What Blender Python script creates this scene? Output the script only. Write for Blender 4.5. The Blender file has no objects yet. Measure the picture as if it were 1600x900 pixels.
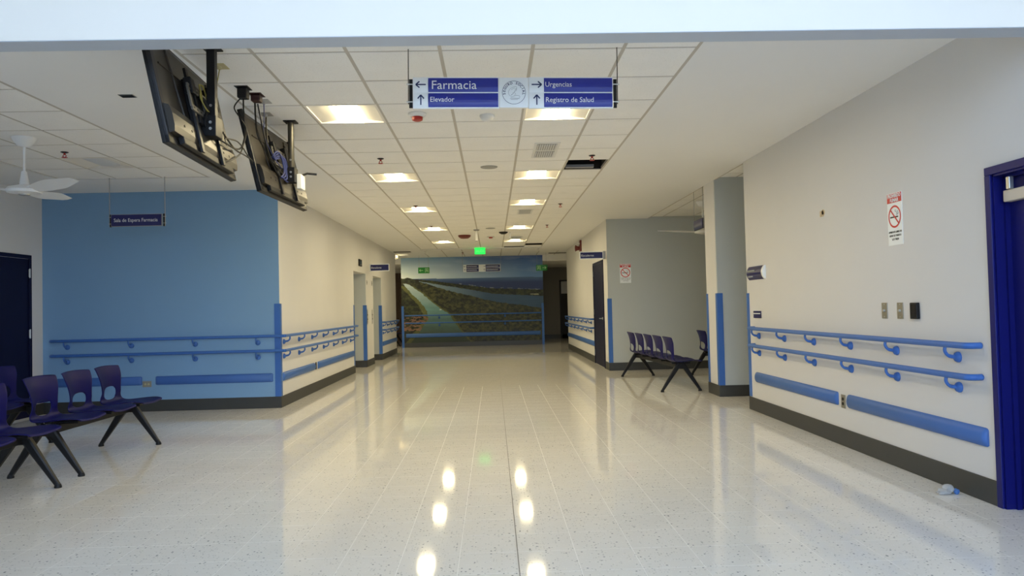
import bpy, bmesh, math, random
import numpy as np
from mathutils import Vector, Matrix
random.seed(7); rng = np.random.default_rng(7)
scene = bpy.context.scene
COL = scene.collection
R90 = math.pi / 2

# ------------------------------------------------------------------ camera
F_PX, YAW, PITCH, ROLL = 1140.0, 0.026547, 0.026268, 0.023892
cam_d = bpy.data.cameras.new('camera'); cam = bpy.data.objects.new('camera', cam_d); COL.objects.link(cam)
cam_d.sensor_width = 36.0; cam_d.lens = 36.0 * F_PX / 1600.0; cam_d.clip_start = 0.05; cam_d.clip_end = 200
_f = Vector((math.sin(YAW) * math.cos(PITCH), math.cos(YAW) * math.cos(PITCH), math.sin(PITCH)))
_r = Vector((math.cos(YAW), -math.sin(YAW), 0)); _u = _r.cross(_f)
_r2 = math.cos(ROLL) * _r - math.sin(ROLL) * _u; _u2 = math.sin(ROLL) * _r + math.cos(ROLL) * _u
cam.matrix_world = Matrix(((_r2.x, _u2.x, -_f.x, 0), (_r2.y, _u2.y, -_f.y, 0), (_r2.z, _u2.z, -_f.z, 1.3), (0, 0, 0, 1)))
scene.camera = cam

# ------------------------------------------------------------------ daylight (overcast sky through the open entrance behind the camera)
SKY_COL, SKY_STR = (0.58, 0.75, 1.0), 6.7
LAMP_COL, LAMP_STR = (1.0, 0.84, 0.50), 61.0
world = bpy.data.worlds.new('sky'); scene.world = world; world.use_nodes = True
bg = world.node_tree.nodes['Background']; bg.inputs[0].default_value = (*SKY_COL, 1); bg.inputs[1].default_value = SKY_STR
vs = scene.view_settings
vs.view_transform = 'Standard'; vs.look = 'None'; vs.gamma = 1.0; vs.use_curve_mapping = False; vs.exposure = 0.0
scene.display_settings.display_device = 'sRGB'
try:
    scene.cycles.use_denoising = True
except Exception:
    pass

# ------------------------------------------------------------------ materials
M = {}
def srgb(r, g, b):
    def c(v):
        v /= 255.0
        return v / 12.92 if v <= 0.04045 else ((v + 0.055) / 1.055) ** 2.4
    return (c(r), c(g), c(b))
def pm(name, col, rough=0.5, metal=0.0, var=0.05, scale=6.0, bump=0.0, bscale=120.0, emit=None, estr=0.0, spec=0.5, alpha=None):
    m = bpy.data.materials.new(name); m.use_nodes = True; nt = m.node_tree
    b = nt.nodes['Principled BSDF']
    b.inputs['Roughness'].default_value = rough; b.inputs['Metallic'].default_value = metal
    b.inputs['Specular IOR Level'].default_value = spec
    geo = nt.nodes.new('ShaderNodeNewGeometry')
    n = nt.nodes.new('ShaderNodeTexNoise'); n.inputs['Scale'].default_value = scale; n.inputs['Detail'].default_value = 4
    nt.links.new(geo.outputs['Position'], n.inputs['Vector'])
    mx = nt.nodes.new('ShaderNodeMix'); mx.data_type = 'RGBA'
    mx.inputs['A'].default_value = (*[max(0, c * (1 - var)) for c in col], 1)
    mx.inputs['B'].default_value = (*[min(1, c * (1 + var)) for c in col], 1)
    nt.links.new(n.outputs['Fac'], mx.inputs['Factor']); nt.links.new(mx.outputs['Result'], b.inputs['Base Color'])
    if bump:
        n2 = nt.nodes.new('ShaderNodeTexNoise'); n2.inputs['Scale'].default_value = bscale; n2.inputs['Detail'].default_value = 2
        nt.links.new(geo.outputs['Position'], n2.inputs['Vector'])
        bp = nt.nodes.new('ShaderNodeBump'); bp.inputs['Strength'].default_value = bump; bp.inputs['Distance'].default_value = 0.002
        nt.links.new(n2.outputs['Fac'], bp.inputs['Height']); nt.links.new(bp.outputs['Normal'], b.inputs['Normal'])
    if emit:
        b.inputs['Emission Color'].default_value = (*emit, 1); b.inputs['Emission Strength'].default_value = estr
    M[name] = m
    return m
pm('wall_white', (0.71, 0.705, 0.70), 0.75, var=0.03, scale=1.5, bump=0.15, bscale=250)
pm('wall_blue', (0.21, 0.38, 0.59), 0.65, var=0.03, scale=1.5, bump=0.15, bscale=250)
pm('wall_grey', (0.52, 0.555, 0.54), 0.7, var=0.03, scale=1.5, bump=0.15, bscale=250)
pm('wall_shade', (0.20, 0.19, 0.165), 0.75, var=0.03, scale=1.5)  # dark tone stands in for the missing light at the far right
pm('beam_paint', (0.92, 0.88, 0.80), 0.7, var=0.02, scale=1.5)
pm('soffit_shade', (0.50, 0.54, 0.60), 0.6, var=0.02)  # bluish shade of the beam underside, held in the colour
pm('gypsum', (0.83, 0.83, 0.82), 0.8, var=0.02, scale=1.2)
pm('base_rubber', (0.042, 0.043, 0.040), 0.45, var=0.1, scale=9)
pm('rail_blue', (0.050, 0.150, 0.46), 0.42, var=0.05, spec=0.35)
pm('bumper_blue', (0.058, 0.150, 0.43), 0.45, var=0.04, spec=0.35)
pm('door_blue', (0.004, 0.006, 0.12), 0.4, var=0.08, spec=0.3)
pm('door_navy', (0.003, 0.004, 0.030), 0.5, var=0.08, spec=0.2)
pm('seat_blue', (0.005, 0.005, 0.085), 0.45, var=0.06, scale=30, spec=0.15)
pm('black_metal', (0.010, 0.010, 0.011), 0.45, var=0.1, spec=0.25)
pm('black_plastic', (0.010, 0.010, 0.011), 0.5, var=0.1, spec=0.25)
pm('tv_back', (0.036, 0.031, 0.025), 0.40, metal=0.35, var=0.15, scale=5)
pm('tv_dark', (0.02, 0.02, 0.022), 0.4, var=0.1, spec=0.3)
pm('tv_screen', (0.01, 0.01, 0.012), 0.1, var=0.1)
pm('steel', (0.55, 0.55, 0.53), 0.35, metal=0.9, var=0.05)
pm('bronze_steel', (0.35, 0.33, 0.27), 0.4, metal=0.7, var=0.06)
pm('white_plastic', (0.75, 0.75, 0.73), 0.4, var=0.02)
pm('fan_white', (0.86, 0.87, 0.87), 0.35, var=0.02)
pm('red_paint', (0.42, 0.02, 0.015), 0.4, var=0.08)
pm('maroon', (0.035, 0.008, 0.009), 0.45, var=0.08)
pm('dark_red', (0.16, 0.02, 0.015), 0.4, var=0.08)
pm('dark_void', (0.01, 0.009, 0.008), 0.9, var=0.3)
pm('grey_metal', (0.33, 0.33, 0.33), 0.45, metal=0.4, var=0.05)
pm('sign_blue', (0.016, 0.028, 0.30), 0.28, var=0.05)
pm('sign_navy', (0.012, 0.014, 0.11), 0.3, var=0.05)
pm('sign_white', (0.90, 0.94, 0.95), 0.35, var=0.02)
pm('sign_ink', (0.012, 0.03, 0.12), 0.5, var=0.05)
pm('letter_white', (0.82, 0.84, 0.86), 0.4, var=0.01)
pm('print_red', (0.62, 0.035, 0.03), 0.4, var=0.05)
pm('print_black', (0.02, 0.02, 0.02), 0.5, var=0.05)
pm('print_grey', (0.35, 0.38, 0.40), 0.5, var=0.05)
pm('sign_green', (0.015, 0.24, 0.035), 0.4, var=0.05)
pm('glow_white_green', (0.55, 0.85, 0.45), 0.4, var=0.02)
pm('exit_glow', (0.02, 0.6, 0.1), 0.4, var=0.02, emit=(0.02, 0.9, 0.10), estr=1.1)
pm('exit_letter', (0.3, 0.9, 0.4), 0.4, var=0.02, emit=(0.0, 0.55, 0.05), estr=1.0)
pm('lamp_glow', (1, 1, 1), 0.5, var=0.0, emit=LAMP_COL, estr=LAMP_STR)
pm('lamp_off', (0.66, 0.67, 0.68), 0.4, var=0.02)
pm('reflector', (0.84, 0.80, 0.72), 0.45, var=0.01)
pm('yellow_cable', (0.30, 0.24, 0.05), 0.5, var=0.05)
pm('blue_cable', (0.02, 0.03, 0.13), 0.5, var=0.05)
pm('cream_plate', (0.55, 0.48, 0.26), 0.5, var=0.05)
pm('brown_panel', (0.085, 0.05, 0.032), 0.6, var=0.25, scale=14)
pm('grid_bar', (0.52, 0.48, 0.42), 0.6, var=0.03)
pm('paper', (0.42, 0.41, 0.39), 0.8, var=0.05, scale=40)
pm('paper_blue', (0.06, 0.16, 0.42), 0.7, var=0.1, scale=40)
pm('grout', (0.84, 0.82, 0.77), 0.4, var=0.05)
pm('joint_dark', (0.16, 0.15, 0.13), 0.6, var=0.1)
pm('pavement', (0.13, 0.13, 0.125), 0.8, var=0.15, scale=2)
pm('putty', (0.62, 0.50, 0.33), 0.8, var=0.1, scale=60)

def speckle_mat(name, base, spots, rough, tilevar=0.0, bump=0.0):
    m = bpy.data.materials.new(name); m.use_nodes = True; nt = m.node_tree; b = nt.nodes['Principled BSDF']
    b.inputs['Roughness'].default_value = rough
    geo = nt.nodes.new('ShaderNodeNewGeometry'); last = None
    n = nt.nodes.new('ShaderNodeTexNoise'); n.inputs['Scale'].default_value = 3.0; n.inputs['Detail'].default_value = 3
    nt.links.new(geo.outputs['Position'], n.inputs['Vector'])
    mx = nt.nodes.new('ShaderNodeMix'); mx.data_type = 'RGBA'
    mx.inputs['A'].default_value = (*[c * 0.95 for c in base], 1); mx.inputs['B'].default_value = (*[min(1, c * 1.05) for c in base], 1)
    nt.links.new(n.outputs['Fac'], mx.inputs['Factor']); last = mx.outputs['Result']
    for (scale, size, dens, col) in spots:
        v = nt.nodes.new('ShaderNodeTexVoronoi'); v.inputs['Scale'].default_value = scale
        nt.links.new(geo.outputs['Position'], v.inputs['Vector'])
        sep = nt.nodes.new('ShaderNodeSeparateColor'); nt.links.new(v.outputs['Color'], sep.inputs[0])
        lt = nt.nodes.new('ShaderNodeMath'); lt.operation = 'LESS_THAN'; lt.inputs[1].default_value = dens
        nt.links.new(sep.outputs[0], lt.inputs[0])
        mr = nt.nodes.new('ShaderNodeMapRange'); mr.inputs['From Min'].default_value = size * 1.25; mr.inputs['From Max'].default_value = size * 0.75
        nt.links.new(v.outputs['Distance'], mr.inputs['Value'])
        mu = nt.nodes.new('ShaderNodeMath'); mu.operation = 'MULTIPLY'
        nt.links.new(lt.outputs[0], mu.inputs[0]); nt.links.new(mr.outputs[0], mu.inputs[1])
        mx = nt.nodes.new('ShaderNodeMix'); mx.data_type = 'RGBA'; mx.inputs['B'].default_value = (*col, 1)
        nt.links.new(mu.outputs[0], mx.inputs['Factor']); nt.links.new(last, mx.inputs['A']); last = mx.outputs['Result']
    nt.links.new(last, b.inputs['Base Color'])
    if bump:
        n2 = nt.nodes.new('ShaderNodeTexNoise'); n2.inputs['Scale'].default_value = bump; n2.inputs['Detail'].default_value = 2
        nt.links.new(geo.outputs['Position'], n2.inputs['Vector'])
        bp = nt.nodes.new('ShaderNodeBump'); bp.inputs['Strength'].default_value = 0.025; bp.inputs['Distance'].default_value = 0.01
        nt.links.new(n2.outputs['Fac'], bp.inputs['Height']); nt.links.new(bp.outputs['Normal'], b.inputs['Normal'])
    M[name] = m
    return m
speckle_mat('floor_tile', (0.78, 0.755, 0.70), [(70, 0.30, 0.22, (0.50, 0.49, 0.46)), (48, 0.26, 0.10, (0.20, 0.21, 0.22)), (90, 0.30, 0.15, (0.86, 0.84, 0.80))], 0.06, bump=1.5)
speckle_mat('ceiling_tile', (0.90, 0.89, 0.86), [(140, 0.30, 0.25, (0.76, 0.745, 0.715)), (70, 0.22, 0.08, (0.70, 0.69, 0.66))], 0.85)

# ------------------------------------------------------------------ mesh helpers
class MB:
    """collects shapes in one bmesh; build() links them as ONE mesh object"""
    def __init__(s): s.bm = bmesh.new()
    def box(s, x0, x1, y0, y1, z0, z1, mat=None, bevel=0.0):
        vs_ = [s.bm.verts.new((x, y, z)) for z in (z0, z1) for y in (y0, y1) for x in (x0, x1)]
        fs = [(0, 2, 3, 1), (4, 5, 7, 6), (0, 1, 5, 4), (2, 6, 7, 3), (0, 4, 6, 2), (1, 3, 7, 5)]
        faces = [s.bm.faces.new([vs_[i] for i in f]) for f in fs]
        if mat is not None:
            for v in vs_: v.co = mat @ v.co
        if bevel:
            es = list({e for f in faces for e in f.edges})
            bmesh.ops.bevel(s.bm, geom=es, offset=bevel, segments=2, affect='EDGES', profile=0.5)
        return s
    def prism(s, pts, y0, y1, mat=None):
        """polygon in XZ extruded along Y"""
        a = [s.bm.verts.new((p[0], y0, p[1])) for p in pts]; b = [s.bm.verts.new((p[0], y1, p[1])) for p in pts]
        n = len(pts)
        s.bm.faces.new(a); s.bm.faces.new(b[::-1])
        for i in range(n): s.bm.faces.new((a[i], b[i], b[(i + 1) % n], a[(i + 1) % n]))
        if mat is not None:
            for v in a + b: v.co = mat @ v.co
        return s
    def tube(s, pts, r, n=8, cap=True, sq=None):
        pts = [Vector(p) for p in pts]; rs = r if isinstance(r, (list, tuple)) else [r] * len(pts)
        rings = []; up = None
        for i, p in enumerate(pts):
            t = (pts[min(i + 1, len(pts) - 1)] - pts[max(i - 1, 0)])
            if t.length < 1e-9: t = Vector((0, 0, 1))
            t.normalize()
            if up is None:
                up = Vector((0, 0, 1)) if abs(t.z) < 0.9 else Vector((1, 0, 0))
            u = up - t * up.dot(t)
            if u.length < 1e-6: u = t.orthogonal()
            u.normalize(); up = u; w = t.cross(u)
            a0 = math.pi / n if sq else 0
            rings.append([s.bm.verts.new(p + rs[i] * (math.cos(2 * math.pi * k / n + a0) * u + math.sin(2 * math.pi * k / n + a0) * w)) for k in range(n)])
        for i in range(len(rings) - 1):
            for k in range(n):
                s.bm.faces.new((rings[i][k], rings[i][(k + 1) % n], rings[i + 1][(k + 1) % n], rings[i + 1][k]))
        if cap:
            s.bm.faces.new(rings[0][::-1]); s.bm.faces.new(rings[-1])
        return s
    def lathe(s, prof, n=20, mat=None):
        """prof: (r, z) list, around Z"""
        rings = []; allv = []
        for (r, z) in prof:
            ring = [s.bm.verts.new((max(r, 1e-5) * math.cos(2 * math.pi * k / n), max(r, 1e-5) * math.sin(2 * math.pi * k / n), z)) for k in range(n)]
            rings.append(ring); allv += ring
        for i in range(len(rings) - 1):
            for k in range(n):
                s.bm.faces.new((rings[i][k], rings[i][(k + 1) % n], rings[i + 1][(k + 1) % n], rings[i + 1][k]))
        s.bm.faces.new(rings[0][::-1]); s.bm.faces.new(rings[-1])
        if mat is not None:
            for v in allv: v.co = mat @ v.co
        return s
    def mesh(s, name, mat, smooth=False):
        bmesh.ops.recalc_face_normals(s.bm, faces=s.bm.faces)
        me = bpy.data.meshes.new(name); s.bm.to_mesh(me); s.bm.free()
        if mat: me.materials.append(M[mat])
        if smooth:
            me.polygons.foreach_set('use_smooth', [True] * len(me.polygons))
            try: me.set_sharp_from_angle(angle=math.radians(40))
            except Exception: pass
        return me
    def build(s, name, mat, parent=None, smooth=False, loc=None):
        o = bpy.data.objects.new(name, s.mesh(name, mat, smooth)); COL.objects.link(o)
        if parent is not None: o.parent = parent
        if loc is not None: o.location = loc
        return o
def T(x, y, z): return Matrix.Translation((x, y, z))
def RX(a): return Matrix.Rotation(a, 4, 'X')
def RY(a): return Matrix.Rotation(a, 4, 'Y')
def RZ(a): return Matrix.Rotation(a, 4, 'Z')
def tag(o, label, cat, group=None):
    o['label'] = label; o['category'] = cat
    if group: o['group'] = group
    return o
def thing(name, label, cat, loc=(0, 0, 0), rz=0.0, group=None):
    o = bpy.data.objects.new(name, None); COL.objects.link(o); o.empty_display_size = 0.1
    o.location = loc; o.rotation_euler = (0, 0, rz)
    return tag(o, label, cat, group)
def struct(o, label=None, cat=None):
    o['kind'] = 'structure'
    if label: o['label'] = label
    if cat: o['category'] = cat
    return o
def sroot(name, label, cat, loc=(0, 0, 0), rz=0.0):
    o = bpy.data.objects.new(name, None); COL.objects.link(o); o.empty_display_size = 0.1
    o.location = loc; o.rotation_euler = (0, 0, rz)
    return struct(o, label, cat)
def copy_tree(o, parent=None):
    c = o.copy(); COL.objects.link(c)
    if parent is not None: c.parent = parent
    for ch in list(o.children): copy_tree(ch, c)
    return c
def link_mesh(name, me, parent, loc=None, rot=None, scale=None):
    o = bpy.data.objects.new(name, me); COL.objects.link(o); o.parent = parent
    if loc is not None: o.location = loc
    if rot is not None: o.rotation_euler = rot
    if scale is not None: o.scale = scale
    return o
def catmull(pts, seg=6):
    P = [Vector(p) for p in pts]; out = []
    for i in range(len(P) - 1):
        p0 = P[max(i - 1, 0)]; p1 = P[i]; p2 = P[i + 1]; p3 = P[min(i + 2, len(P) - 1)]
        for k in range(seg):
            t = k / seg
            out.append(0.5 * ((2 * p1) + (p2 - p0) * t + (2 * p0 - 5 * p1 + 4 * p2 - p3) * t * t + (3 * p1 - p0 - 3 * p2 + p3) * t ** 3))
    out.append(P[-1]); return out
def text_mesh(name, body, size, mat, width=None, align='LEFT', bold=0.0):
    """text as a mesh: X right, Z up, faces -Y"""
    cu = bpy.data.curves.new(name, 'FONT'); cu.body = body; cu.size = size; cu.align_x = align; cu.extrude = 0.0006; cu.offset = bold; cu.resolution_u = 3
    tmp = bpy.data.objects.new(name + '_tmp', cu); COL.objects.link(tmp)
    bpy.context.view_layer.update()
    dg = bpy.context.evaluated_depsgraph_get()
    me = bpy.data.meshes.new_from_object(tmp.evaluated_get(dg)); bpy.data.objects.remove(tmp); bpy.data.curves.remove(cu)
    me.transform(RX(R90))
    if width and len(me.vertices):
        xs = [v.co.x for v in me.vertices]; w = max(xs) - min(xs)
        me.transform(Matrix.Diagonal((width / max(w, 1e-6), 1, 1, 1)))
    me.materials.clear(); me.materials.append(M[mat])
    return me
def lettering(body, size, mat, parent, x, y, z, width=None, align='LEFT', name='lettering', bold=0.0):
    return link_mesh(name, text_mesh(name, body, size, mat, width, align, bold), parent, (x, y, z))

# ================================================================== SETTING
# world: x right, y away from the camera, z up, floor z = 0, camera at (0, 0, 1.3)
CZ = 3.0
XL, XR, XR2, XS = -2.93, 3.09, 2.28, -6.13      # corridor left wall, right wall, far right wall, waiting-room left wall
YB, YM, YA = 10.1, 25.1, 14.4                   # blue wall, mural wall, alcove back wall

# ---- floor
YF = 0.25 + 39 * 0.305
floor = MB().box(-6.4, 7.2, -3.0, YF, -0.25, -0.0006).box(-8.5, 7.2, YF, 33.0, -0.25, 0.0).build('floor', 'floor_tile'); struct(floor)
floor.data.materials.append(M['grout'])
for p in floor.data.polygons:
    if p.center.y < YF - 0.01 and p.normal.z > 0.5: p.material_index = 1
TP, GAP = 0.305, 0.0014
def proj(x, y, z):
    d = Vector((x, y, z - 1.3)); c = d.dot(_f)
    if c < 0.1: return None
    return 800 + F_PX * d.dot(_r2) / c, 450 - F_PX * d.dot(_u2) / c, c
cells = []
for i in range(-21, 22):
    for j in range(-1, 40):
        x0 = 0.10 + i * TP; y0 = 0.25 + j * TP
        if x0 < -6.3 or x0 + TP > 7.2 or y0 > 11.9: continue
        q = proj(x0 + TP / 2, y0 + TP / 2, 0)
        vis = q is not None and -60 < q[0] < 1660 and q[1] < 960
        if vis and (x0 + TP / 2 > XR + 0.1 and y0 < 8.7): vis = False
        if vis and (y0 + TP / 2 > YB and x0 < XL): vis = False
        cells.append((-(1.0 / q[2] ** 3) if vis else 1e9 + abs(j) + abs(i), x0, y0))
cells.sort()
def tile_shape(mb, x0, y0, w, h):
    g = GAP / 2; b = 0.0006
    lo = [mb.bm.verts.new((x0 + a, y0 + c, -0.004)) for a, c in ((g, g), (w - g, g), (w - g, h - g), (g, h - g))]
    hi = [mb.bm.verts.new((x0 + a, y0 + c, 0.0)) for a, c in ((g + b, g + b), (w - g - b, g + b), (w - g - b, h - g - b), (g + b, h - g - b))]
    mb.bm.faces.new(hi)
    for k in range(4): mb.bm.faces.new((lo[k], lo[(k + 1) % 4], hi[(k + 1) % 4], hi[k]))
_mb = MB(); tile_shape(_mb, -TP / 2, -TP / 2, TP, TP); tile_me = _mb.mesh('floor_tile', 'floor_tile')
for k, (_, x0, y0) in enumerate(cells[:300]):
    link_mesh('floor_tile', tile_me, floor, (x0 + TP / 2, y0 + TP / 2, 0))
rest = MB()
for (_, x0, y0) in cells[300:]: tile_shape(rest, x0, y0, TP, TP)
ro = rest.build('floor_tile_field', 'floor_tile', floor); ro['kind'] = 'stuff'
MB().box(0.0975, 0.1025, -0.05, 22.0, -0.004, 0.0006).build('expansion_joint', 'joint_dark', floor)

# ---- walls
def wall(name, boxes, mat, faces=None):
    mb = MB()
    for b in boxes: mb.box(*b)
    o = mb.build(name, mat); struct(o); return o
HT = 3.5
# left waiting-room wall, blue wall, corridor wall with two lift recesses
wall('wall_left', [(XS - 0.2, XS, -2.5, YB + 0.2, 0, 6.0)], 'wall_white')
wall('wall_left_blue', [(XS, XL - 0.002, YB, YB + 0.18, 0, HT)], 'wall_blue')
cw = wall('wall_left_corridor', [(XL - 0.18, XL, YB + 0.001, 15.47, 0, HT), (XL - 0.30, XL, 16.93, 17.96, 0, HT), (XL - 0.30, XL, 19.24, 22.12, 0, HT),
                            (XL - 0.30, XL, 15.47, 16.93, 2.15, HT), (XL - 0.30, XL, 17.96, 19.24, 2.15, HT), (XL - 0.45, XL - 0.30, 15.2, 22.12, 0, HT),
                            (XL - 0.30, XL - 0.18, 15.2, 15.47, 0, HT), (-8.4, XL - 0.45, 21.9, 22.12, 0, HT)], 'wall_white')
for y0, nm in ((16.93, 'wall_left_jamb'), (19.24, 'wall_left_jamb')):
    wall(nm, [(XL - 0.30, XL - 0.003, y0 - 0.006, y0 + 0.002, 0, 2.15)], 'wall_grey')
# right wall (with a door opening), pillar, alcove walls, far right wall
DY0, DY1, DZ = 3.40, 4.39, 2.045
wall('wall_right', [(XR, XR + 0.2, DY1, 8.79, 0, HT), (XR, XR + 0.2, DY0, DY1, DZ, HT), (XR, XR + 0.2, -2.5, DY0, 0, 6.0), (XR, XR + 0.2, DY0, 3.9, HT, 6.0)], 'wall_white')
wall('wall_right_back', [(XR + 0.2, 6.7, 8.6, 8.79, 0, HT), (6.5, 6.7, 8.79, YA, 0, HT)], 'wall_white')
wall('wall_right_store', [(XR + 0.2, 4.6, 2.6, 2.8, 0, HT), (4.5, 4.6, 2.8, 8.6, 0, HT), (XR + 0.2, 4.6, 2.6, 8.6, 3.5, 3.6)], 'wall_white')
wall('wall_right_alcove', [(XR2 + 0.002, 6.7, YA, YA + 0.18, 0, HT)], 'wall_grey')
wall('wall_right_corridor', [(XR2, XR2 + 0.2, YA + 0.001, 22.25, 0, HT), (XR2 + 0.2, 6.7, 22.05, 22.25, 0, HT)], 'wall_white')
wall('wall_right_pillar', [(3.10, 3.65, 10.03, 10.5, 0, HT)], 'wall_white')
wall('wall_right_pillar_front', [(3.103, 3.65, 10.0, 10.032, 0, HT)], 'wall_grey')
# mural wall and what shows on both sides of it
wall('wall_back', [(-3.13, 1.74, YM, YM + 0.2, 0, HT)], 'wall_white')
wall('wall_back_left', [(-8.4, -3.0, 29.0, 29.2, 0, HT), (-8.5, -8.3, 21.9, 29.2, 0, HT)], 'wall_white')
wall('wall_back_right', [(1.2, 6.7, 29.4, 29.6, 0, HT), (6.5, 6.7, 22.25, 29.6, 0, HT), (-3.0, -2.8, YM + 0.2, 29.2, 0, HT), (1.5, 1.7, YM + 0.2, 29.6, 0, HT)], 'wall_shade')
# entrance hall around the camera: beam over the opening, roof, entrance front with its open doorway
BY0, BY1, BZ = 3.755, 3.90, 2.72
beam = wall('wall_front_beam', [(XS, XR, BY0, BY1, BZ, 6.0)], 'beam_paint')
wall('wall_front_beam_shade', [(XS, XR, BY0 + 0.001, BY1 - 0.001, BZ - 0.004, BZ - 0.0005)], 'soffit_shade')  # added thin strip, paints the shade under the beam
wall('wall_front', [(XS - 0.2, -2.0, -2.7, -2.5, 0, 6.0), (-2.0, XR + 0.2, -2.7, -2.5, 5.7, 6.0)], 'wall_white')
wall('floor_outside', [(-45, 45, -60, -3.0, -0.3, -0.05)], 'pavement')
wall('ceiling_front', [(XS - 0.2, XR + 0.2, -2.7, BY1, 6.0, 6.15)], 'gypsum')

# ---- ceilings: gypsum slabs with lay-in tile fields
GX = [-2.0, -1.53, -0.92, -0.31, 0.30, 0.905, 1.40]
GY = [4.157 + 0.613 * k for k in range(0, 28)]; GY = [y for y in GY if y < 20.5] + [20.6]
SX = [-5.26, -4.60, -4.04, -3.487]; SY = [4.25, 4.85, 5.45, 6.05, 6.66, 7.24, 7.85, 8.43, 9.06]
EDGE = 3.12
cl = MB()
cl.box(XS - 0.2, SX[0], BY1 - 0.02, YB + 0.18, CZ, CZ + 0.15)
cl.box(SX[0], SX[-1], BY1 - 0.02, SY[0], CZ, CZ + 0.15)
cl.box(SX[0], SX[-1], SY[-1], YB + 0.18, CZ, CZ + 0.15)
cl.box(SX[-1], GX[0], BY1 - 0.02, YB + 0.18, CZ, CZ + 0.15)
cl.box(XL - 0.3, GX[0], YB + 0.18, 22.25, CZ, CZ + 0.15)
cl.box(GX[0], GX[-1], BY1 - 0.02, GY[0], CZ, CZ + 0.15)
cl.box(GX[0], GX[-1], GY[-1], 20.75, CZ, CZ + 0.15)
cl.box(GX[-1], EDGE, BY1 - 0.02, YA + 0.1, CZ, CZ + 0.15)
cl.box(GX[-1], XR2 + 0.1, YA + 0.1, 22.25, CZ, CZ + 0.15)
ceiling = cl.build('ceiling', 'gypsum'); struct(ceiling)
plen = MB().box(XS - 0.2, 6.7, BY1 - 0.1, 33.0, 3.5, 3.6).build('ceiling_deck', 'dark_void'); struct(plen)
HOLES = set()
def tile_field(parent, gx, gy, z, skip=(), tile_w=0.024):
    mes = {}
    for i in range(len(gx) - 1):
        for j in range(len(gy) - 1):
            if (i, j) in skip: continue
            w = round(gx[i + 1] - gx[i], 3); h = round(gy[j + 1] - gy[j], 3)
            if (w, h) not in mes:
                mb = MB(); a = w / 2 - 0.004; c = h / 2 - 0.004; a2 = a - 0.008; c2 = c - 0.008
                top = [mb.bm.verts.new((sx * a, sy * c, 0.008)) for sx, sy in ((-1, -1), (1, -1), (1, 1), (-1, 1))]
                mid = [mb.bm.verts.new((sx * a2, sy * c2, 0.0075)) for sx, sy in ((-1, -1), (1, -1), (1, 1), (-1, 1))]
                low = [mb.bm.verts.new((sx * (a2 - 0.001), sy * (c2 - 0.001), 0.0)) for sx, sy in ((-1, -1), (1, -1), (1, 1), (-1, 1))]
                mb.bm.faces.new(low)
                for k in range(4):
                    mb.bm.faces.new((low[k], low[(k + 1) % 4], mid[(k + 1) % 4], mid[k])); mb.bm.faces.new((mid[k], mid[(k + 1) % 4], top[(k + 1) % 4], top[k]))
                tp = [mb.bm.verts.new((sx * a, sy * c, 0.02)) for sx, sy in ((-1, -1), (1, -1), (1, 1), (-1, 1))]
                for k in range(4): mb.bm.faces.new((top[k], top[(k + 1) % 4], tp[(k + 1) % 4], tp[k]))
                mb.bm.faces.new(tp)
                mes[(w, h)] = mb.mesh('ceiling_tile', 'ceiling_tile')
            link_mesh('ceiling_tile', mes[(w, h)], parent, ((gx[i] + gx[i + 1]) / 2, (gy[j] + gy[j + 1]) / 2, z - 0.003 + random.uniform(0, 0.0015)))
    for x in gx: MB().box(x - 0.013, x + 0.013, gy[0], gy[-1], z - 0.001, z + 0.03).build('main_runner', 'grid_bar', parent)
    for y in gy: MB().box(gx[0], gx[-1], y - 0.010, y + 0.010, z + 0.0005, z + 0.028).build('cross_runner', 'grid_bar', parent)
def cell(j): return (GY[j] + GY[j + 1]) / 2
LIGHTS = [(1, 2), (4, 2), (1, 7), (4, 7), (1, 12), (4, 11), (1, 17), (4, 17), (1, 22), (4, 22)]
HOLE = [(5, 7 - 0)]
# hole in the right column at y 8.45..9.06
hole_j = min(range(len(GY) - 1), key=lambda j: abs(cell(j) - 8.76)); HOLE = [(5, hole_j)]
lights_ij = []
for (x, y) in ((-1.22, 6.30), (0.6, 6.30), (-1.22, 9.34), (0.6, 9.34), (-1.22, 12.43), (0.6, 11.9), (-1.22, 15.45), (0.6, 15.5), (-1.22, 18.55), (0.6, 18.6)):
    i = 1 if x < 0 else 4
    lights_ij.append((i, min(range(len(GY) - 1), key=lambda j: abs(cell(j) - y))))
gap_j = min(range(len(GY) - 1), key=lambda j: abs(cell(j) - 19.85))
HOLE.append((5, gap_j))
tile_field(ceiling, GX, GY, CZ, skip=set(lights_ij) | set(HOLE))
ceil_l = MB().box(SX[0] - 0.02, SX[-1] + 0.02, SY[0] - 0.02, SY[-1] + 0.02, CZ + 0.16, CZ + 0.2).build('ceiling_left', 'gypsum'); struct(ceil_l)
off_j = 6
tile_field(ceil_l, SX, SY, CZ, skip={(1, off_j)})
MB().box(SX[0] - 0.03, SX[0], BY1, SY[-1], CZ - 0.012, CZ + 0.01).build('edge_trim', 'white_plastic', ceil_l)
MB().box(SX[0], SX[-1] + 0.02, SY[-1], SY[-1] + 0.03, CZ - 0.010, CZ + 0.01).build('edge_trim', 'white_plastic', ceil_l)
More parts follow.
